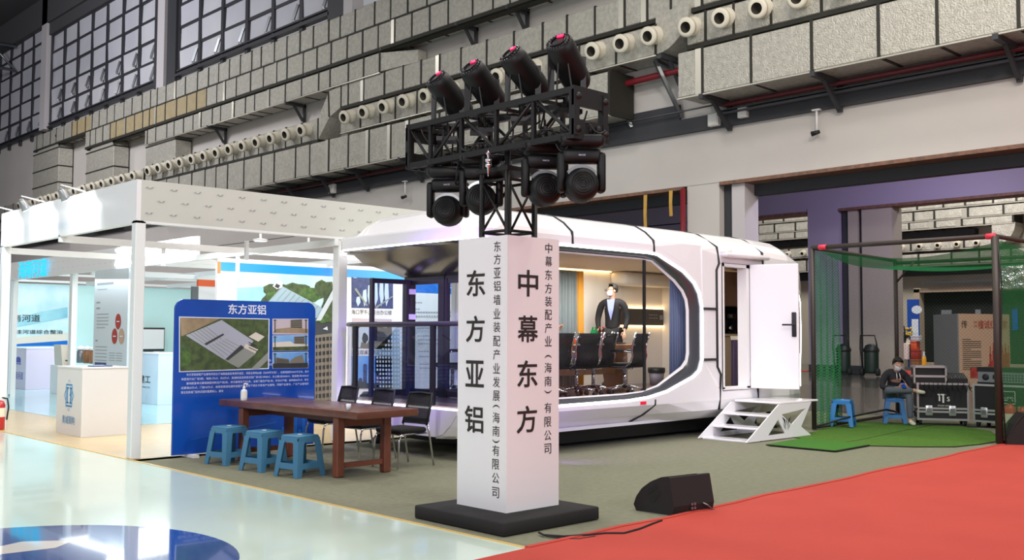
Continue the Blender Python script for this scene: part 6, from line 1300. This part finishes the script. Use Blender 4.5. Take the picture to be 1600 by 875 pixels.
def bottle(px, y, lab, glass, label, cap, h=.27):
    q = at(px, 520, y=y); q = V((q.x, y, TZ+.014)); t = thing('soda_bottle', lab, 'bottle', tuple(q)); m = Matrix.Translation(q)
    b = MB(); b.lathe([(0, 0), (.036, 0), (.04, .015), (.037, .1), (.04, .16), (.03, .2), (.014, .235), (.014, .25)], 14, 0, m); b.build('bottle_body', glass, t)
    b = MB(); b.lathe([(.0405, .08), (.0405, .15)], 14, 0, m, cap=False); b.build('bottle_label', label, t); b = MB(); b.lathe([(.016, .248), (.016, h), (0, h)], 10, 0, m); b.build('cap', cap, t)
t = thing('serving_tray', 'dark serving tray with drinks on the conference table', 'tray', (12.6, 10.98, TZ)); b = MB(); b.rbox((12.3, 10.85, TZ), (12.98, 11.15, TZ+.012), .005, seg=1); b.build('tray_base', 'dark_frame', t)
b = MB(); b.tube([(12.3, 10.85, TZ+.02), (12.98, 10.85, TZ+.02), (12.98, 11.15, TZ+.02), (12.3, 11.15, TZ+.02)], .008, 6, close=True); b.build('tray_rim', 'steel', t)
bottle(926, 11.06, 'left one of two green soda bottles on the tray', 'bottle_green', 'label_white', 'bottle_green'); bottle(931, 10.93, 'right one of two green soda bottles on the tray', 'bottle_green', 'label_white', 'bottle_green')
bottle(937, 11.0, 'left one of two dark cola bottles with red label', 'bottle_cola', 'label_red', 'cap_red'); bottle(942.5, 11.06, 'right one of two dark cola bottles beside the white kettle', 'bottle_cola', 'label_red', 'cap_red')
q = at(952, 525, y=11.0); q = V((q.x, 11.0, TZ+.014)); t = thing('white_kettle', 'white kettle with loop handle beside the cola bottles', 'kettle', tuple(q)); m = Matrix.Translation(q)
b = MB(); b.lathe([(0, 0), (.08, 0), (.085, .03), (.075, .12), (.03, .14), (.02, .16), (0, .16)], 16, 0, m); b.build('kettle_body', 'label_white', t); b = MB(); b.tube([m @ V((.05, 0, .13)), m @ V((.08, 0, .19)), m @ V((.13, 0, .18)), m @ V((.135, 0, .08)), m @ V((.08, 0, .04))], .01, 8); b.build('handle', 'label_white', t)
q = at(889, 534, y=11.1); t = thing('tissue_box', 'orange red box lying on the conference table at the left', 'box', (q.x, 11.1, TZ)); b = MB(); b.rbox((q.x-.16, 11.0, TZ+.001), (q.x+.12, 11.2, TZ+.09), .01); b.build('box_body', 'coral_print', t); b = MB(); b.box((q.x-.08, 11.06, TZ+.09), (q.x+.04, 11.14, TZ+.093)); b.build('box_slot', 'label_cream', t)
q = V((14.95, 11.75, FZ)); t = thing('rubbish_bin', 'grey bin with black bag under the lit wall panel', 'bin', tuple(q)); b = MB(); b.lathe([(0, 0), (.12, 0), (.15, .3), (.14, .3), (.11, .02)], 16, 0, Matrix.Translation(q)); b.build('bin_body', 'bin_grey', t)
b = MB(); b.lathe([(.156, .22), (.165, .27), (.158, .32), (.13, .31), (.12, .2)], 16, 0, Matrix.Translation(q), cap=False); b.build('bag', 'rubbish_black', t)

def hand(J, E, wrist, key, d, side, n_, curl=.5, s=1.):
    """palm and five fingers added to the joint graph; d = finger direction, side = thumb side, n_ = palm normal"""
    d, side, n_ = V(d).normalized(), V(side).normalized(), V(n_).normalized(); w_ = V(wrist)
    J[key+'p'] = (w_+d*.045*s, .024*s, .014*s); J[key+'k'] = (w_+d*.085*s, .03*s, .013*s); E += [(key, key+'p'), (key+'p', key+'k')]
    for i, (o, l) in enumerate(((.027, .07), (.009, .08), (-.009, .075), (-.026, .06))):
        a, c, e = key+'f%da' % i, key+'f%db' % i, key+'f%dc' % i; base = w_+d*.095*s+side*o*s
        d2 = (d+n_*curl).normalized(); d3 = (d+n_*curl*2.5).normalized()
        J[a] = (base, .0095*s); J[c] = (base+d2*l*.5*s, .0085*s); J[e] = (base+d2*l*.5*s+d3*l*.5*s, .007*s); E += [(key+'k', a), (a, c), (c, e)]
    J[key+'t1'] = (w_+d*.035*s+side*.036*s, .011*s); J[key+'t2'] = (w_+d*.07*s+side*.055*s+n_*.01, .009*s); J[key+'t3'] = (w_+d*.095*s+side*.05*s+n_*.02, .007*s); E += [(key+'p', key+'t1'), (key+'t1', key+'t2'), (key+'t2', key+'t3')]
def person(name_label, loc, rz, P, outfit, hands, head_r=.078, group=None):
    """P: local joints facing -Y; clothing skins follow the same joints"""
    t = thing('person', name_label, 'person', loc, rz); wm = W[t.name]; A = lambda k: P[k]
    G = lambda k: wm @ V(P[k]); up = (V(P['top'])-V(P['neck'])).normalized(); fwd = V(P['nose'])
    J = {'pelvis': (P['pelvis'], .12, .1), 'waist': (P['waist'], .12, .09), 'chest': (P['chest'], .095, .075), 'neckb': (P['neckb'], .055), 'neck': (P['neck'], .05), 'head': (P['head'], head_r, head_r*1.15), 'crown': (P['top'], head_r*.62, head_r*.75), 'jaw': (P['jaw'], head_r*.55), 'nose': (P['nose'], .013), 'earl': (P['earl'], .016, .01), 'earr': (P['earr'], .016, .01)}
    E = [('pelvis', 'waist'), ('waist', 'chest'), ('chest', 'neckb'), ('neckb', 'neck'), ('neck', 'head'), ('head', 'crown'), ('head', 'jaw'), ('head', 'nose'), ('head', 'earl'), ('head', 'earr')]
    for s in 'lr':
        J['sh'+s] = (P['sh'+s], .04); J['el'+s] = (P['el'+s], .036); J['wr'+s] = (P['wr'+s], .026, .02); E += [('chest', 'sh'+s), ('sh'+s, 'el'+s), ('el'+s, 'wr'+s)]
        J['hi'+s] = (P['hi'+s], .085); J['kn'+s] = (P['kn'+s], .052); J['an'+s] = (P['an'+s], .036); J['to'+s] = (P['to'+s], .032, .022); E += [('pelvis', 'hi'+s), ('hi'+s, 'kn'+s), ('kn'+s, 'an'+s), ('an'+s, 'to'+s)]
        hand(J, E, P['wr'+s], 'wr'+s, *hands[s])
    wj = lambda D: {k: (wm @ V(v[0]),)+tuple(v[1:]) for k, v in D.items()}
    skin('body', wj(J), E, 'skin', t, 1)
    jm, tm, sm = outfit
    D = {'waist': (P['waist'], .145, .115), 'pelvis': (P['pelvis'], .155, .125), 'chest': (P['chest'], .175, .13), 'nb': (V(P['chest']).lerp(V(P['neckb']), .72), .10, .09)}; Ed = [('waist', 'pelvis'), ('waist', 'chest'), ('chest', 'nb')]
    for s in 'lr':
        D['cl'+s] = (V(P['sh'+s]).lerp(V(P['chest']).lerp(V(P['neckb']), .6), .5)+V((0, 0, .012)), .1, .085); D['sh'+s] = (V(P['sh'+s])-V((0, 0, .012)), .078); D['el'+s] = (P['el'+s], .06); D['wr'+s] = (V(P['el'+s]).lerp(V(P['wr'+s]), .93), .044, .04); Ed += [('nb', 'cl'+s), ('cl'+s, 'sh'+s), ('sh'+s, 'el'+s), ('el'+s, 'wr'+s)]
    skin('jacket', wj(D), Ed, jm, t, 1)
    D = {'pelvis': (P['pelvis'], .145, .115)}; Ed = []
    for s in 'lr':
        D['hi'+s] = (P['hi'+s], .1); D['kn'+s] = (P['kn'+s], .07); D['an'+s] = (V(P['kn'+s]).lerp(V(P['an'+s]), .95), .055); Ed += [('pelvis', 'hi'+s), ('hi'+s, 'kn'+s), ('kn'+s, 'an'+s)]
    skin('trousers', wj(D), Ed, tm, t, 1)
    for s in 'lr':
        a, c = V(P['an'+s]), V(P['to'+s]); dd = (c-a).normalized(); skin('shoe', wj({'a': (a-V((0, 0, .0)), .05, .046), 'b': (a.lerp(c, .45)-V((0, 0, .01)), .048, .04), 'c': (c, .046, .034), 'd': (c+dd*.035, .03, .022)}), [('a', 'b'), ('b', 'c'), ('c', 'd')], sm, t, 1)
    # hair cap, mask
    hc = V(P['head']).lerp(V(P['top']), .45); f = (V(P['nose'])-V(P['head'])); f = (f-up*f.dot(up)).normalized(); sd = f.cross(up)
    mm = wm @ Matrix(((sd.x, f.x, up.x, hc.x), (sd.y, f.y, up.y, hc.y), (sd.z, f.z, up.z, hc.z), (0, 0, 0, 1)))
    return t, mm
def hair(t, mm, m, a=.084, bb=.102, c=.098, front=.0):
    b = bmesh.new(); bmesh.ops.create_uvsphere(b, u_segments=20, v_segments=14, radius=1)
    for v in b.verts: v.co = V((v.co.x*a, v.co.y*bb-.006, v.co.z*c))
    dele = [v for v in b.verts if v.co.z < (.028+front if v.co.y > .03 else (-.02 if v.co.y > -.03 else -.07))]
    bmesh.ops.delete(b, geom=dele, context='VERTS'); q = MB(); q.bm(b, 0, mm); solid(q.build('hair', m, t), .012, 1)
def mask(t, mm, z=-.075, sc=1.):
    q = MB(); secs = []
    for i in range(6):
        v = i/5; zz = z+.045-.1*v
        secs.append([mm @ V((math.sin(u)*.076*sc*(1-.25*v), math.cos(u)*(.098+.018*math.sin(v*PI))*(1-.12*v), zz)) for u in [-1.25+2.5*k/10 for k in range(11)]])
    q.loft(secs, smooth=True); solid(q.build('face_mask', 'mask', t), .004, 1)
st_ = dict(pelvis=(0, .0, .93), waist=(0, .01, 1.08), chest=(0, .01, 1.30), neckb=(0, .01, 1.44), neck=(0, .0, 1.50), head=(-.01, -.01, 1.59), top=(-.005, 0, 1.67), jaw=(-.045, -.035, 1.535), nose=(-.085, -.075, 1.585), earl=(.055, -.07, 1.585), earr=(-.06, .06, 1.585),
    shl=(.175, .01, 1.385), shr=(-.175, .01, 1.385), ell=(.235, .03, 1.13), elr=(-.235, .03, 1.13), wrl=(.2, -.11, .93), wrr=(-.2, -.11, .93), hil=(.09, 0, .89), hir=(-.09, 0, .89), knl=(.1, -.02, .5), knr=(-.1, -.02, .5), anl=(.1, .02, .075), anr=(-.1, .02, .075), tol=(.12, -.13, .04), tor=(-.12, -.13, .04))
st_ = {k: tuple(c*1.07*(1.08 if i == 0 else 1) for i, c in enumerate(v)) for k, v in st_.items()}
q = at(957, 470, y=11.80); hd = {'l': ((0, -.5, -.8), (-1, 0, 0), (0, .3, -.3), .4), 'r': ((0, -.5, -.8), (1, 0, 0), (0, .3, -.3), .4)}
t, mm = person('standing person in dark suit and white mask inside the cabin', (q.x, 11.80, FZ+.003), VZ-.25, st_, ('suit', 'trousers', 'black'), hd)
hair(t, mm, 'hair_grey', front=.035); mask(t, mm, z=-.07)
wm = W[t.name] @ Matrix.Scale(1.07, 4); b = MB()
b.prism([wm @ V(p) for p in ((-.075, -.105, 1.45), (.055, -.105, 1.45), (.035, -.142, 1.27), (-.005, -.142, 1.10), (-.05, -.142, 1.27))], wm.to_3x3() @ V((0, -.012, 0))); b.build('shirt', 'shirt', t)
b = MB()
for s in (-1, 1): b.tube([mm @ V((s*.034+.028*math.cos(a), .112, -.018+.02*math.sin(a))) for a in [2*PI*k/12 for k in range(12)]], .003, 5, close=True); b.tube([mm @ V((s*.062, .11, -.014)), mm @ V((s*.085, .01, -.018))], .003, 5)
b.tube([mm @ V((-.008, .114, -.016)), mm @ V((.008, .114, -.016))], .003, 5); b.build('glasses', 'black', t)
# seated man with the phone
se = dict(pelvis=(0, .06, .56), waist=(0, .05, .68), chest=(0, -.03, .86), neckb=(0, -.08, .975), neck=(0, -.11, 1.015), head=(0, -.165, 1.075), top=(0, -.175, 1.155), jaw=(0, -.19, 1.01), nose=(0, -.268, 1.05), earl=(.083, -.155, 1.07), earr=(-.083, -.155, 1.07),
    shl=(.185, -.02, .90), shr=(-.185, -.02, .90), ell=(.27, -.12, .67), elr=(-.29, -.12, .66), wrl=(.10, -.34, .67), wrr=(-.09, -.34, .67), hil=(.095, .0, .545), hir=(-.095, .0, .555), knl=(.10, -.42, .545), knr=(-.26, -.34, .63), anl=(.11, -.40, .09), anr=(.20, -.44, .63), tol=(.12, -.54, .045), tor=(.33, -.47, .60))
hd = {'l': ((-.9, -.35, .15), (0, -.2, 1), (-.1, .1, .2), .5), 'r': ((.9, -.35, .1), (0, -.2, 1), (.1, .1, .2), .5)}
t, mm = person('seated person in dark hoodie looking at a phone, white mask, legs crossed', (17.85, 8.55, .003), VZ, se, ('hoodie', 'jeans', 'shoe_cream'), hd)
hair(t, mm, 'hair', front=.03); mask(t, mm, z=-.07)
wm = W[t.name]; b = MB()
for s in (-1, 1): b.tube([wm @ V((s*.025, -.155, .93)), wm @ V((s*.03, -.19, .86)), wm @ V((s*.028, -.185, .8))], .007, 6)
b.build('drawstring', 'label_white', t)
c = wm @ V((.0, -.40, .715)); m = Matrix.Translation(c) @ Matrix.Rotation(VZ, 4, 'Z') @ Matrix.Rotation(R(38), 4, 'X'); tp = thing('phone', 'dark phone held by the seated person', 'phone', tuple(c)); b = MB(); b.rbox((-.038, -.075, -.005), (.038, .075, .005), .004, 0, m); b.build('phone_body', 'black', tp); b = MB(); b.box((-.034, -.07, .0052), (.034, .07, .006), 0, m); b.build('screen', 'sign_blue', tp)
# third person at the table, mostly behind the column
s3 = dict(se); s3.update(neck=(0, -.06, 1.05), neckb=(0, -.03, 1.0), chest=(0, .02, .87), head=(0, -.08, 1.13), top=(0, -.075, 1.21), jaw=(0, -.12, 1.075), nose=(0, -.18, 1.125), earl=(.083, -.07, 1.12), earr=(-.083, -.07, 1.12), shl=(.185, .01, .92), shr=(-.185, .01, .92), ell=(.33, -.14, .76), elr=(-.27, -.1, .70), wrl=(.46, -.3, .96), wrr=(-.12, -.32, .82), knr=(-.11, -.40, .53), anr=(-.11, -.40, .09), tor=(-.12, -.53, .045))
hd = {'l': ((.5, -.3, .6), (-.6, -.2, .6), (0, -.4, .1), .3), 'r': ((.6, -.6, 0), (0, 0, 1), (.1, .1, -.2), .4)}
t, mm = person('seated person in black behind the column, only a raised hand showing', (11.72, 11.98, FZ+.003), .05, s3, ('suit', 'trousers', 'black'), hd); hair(t, mm, 'hair')
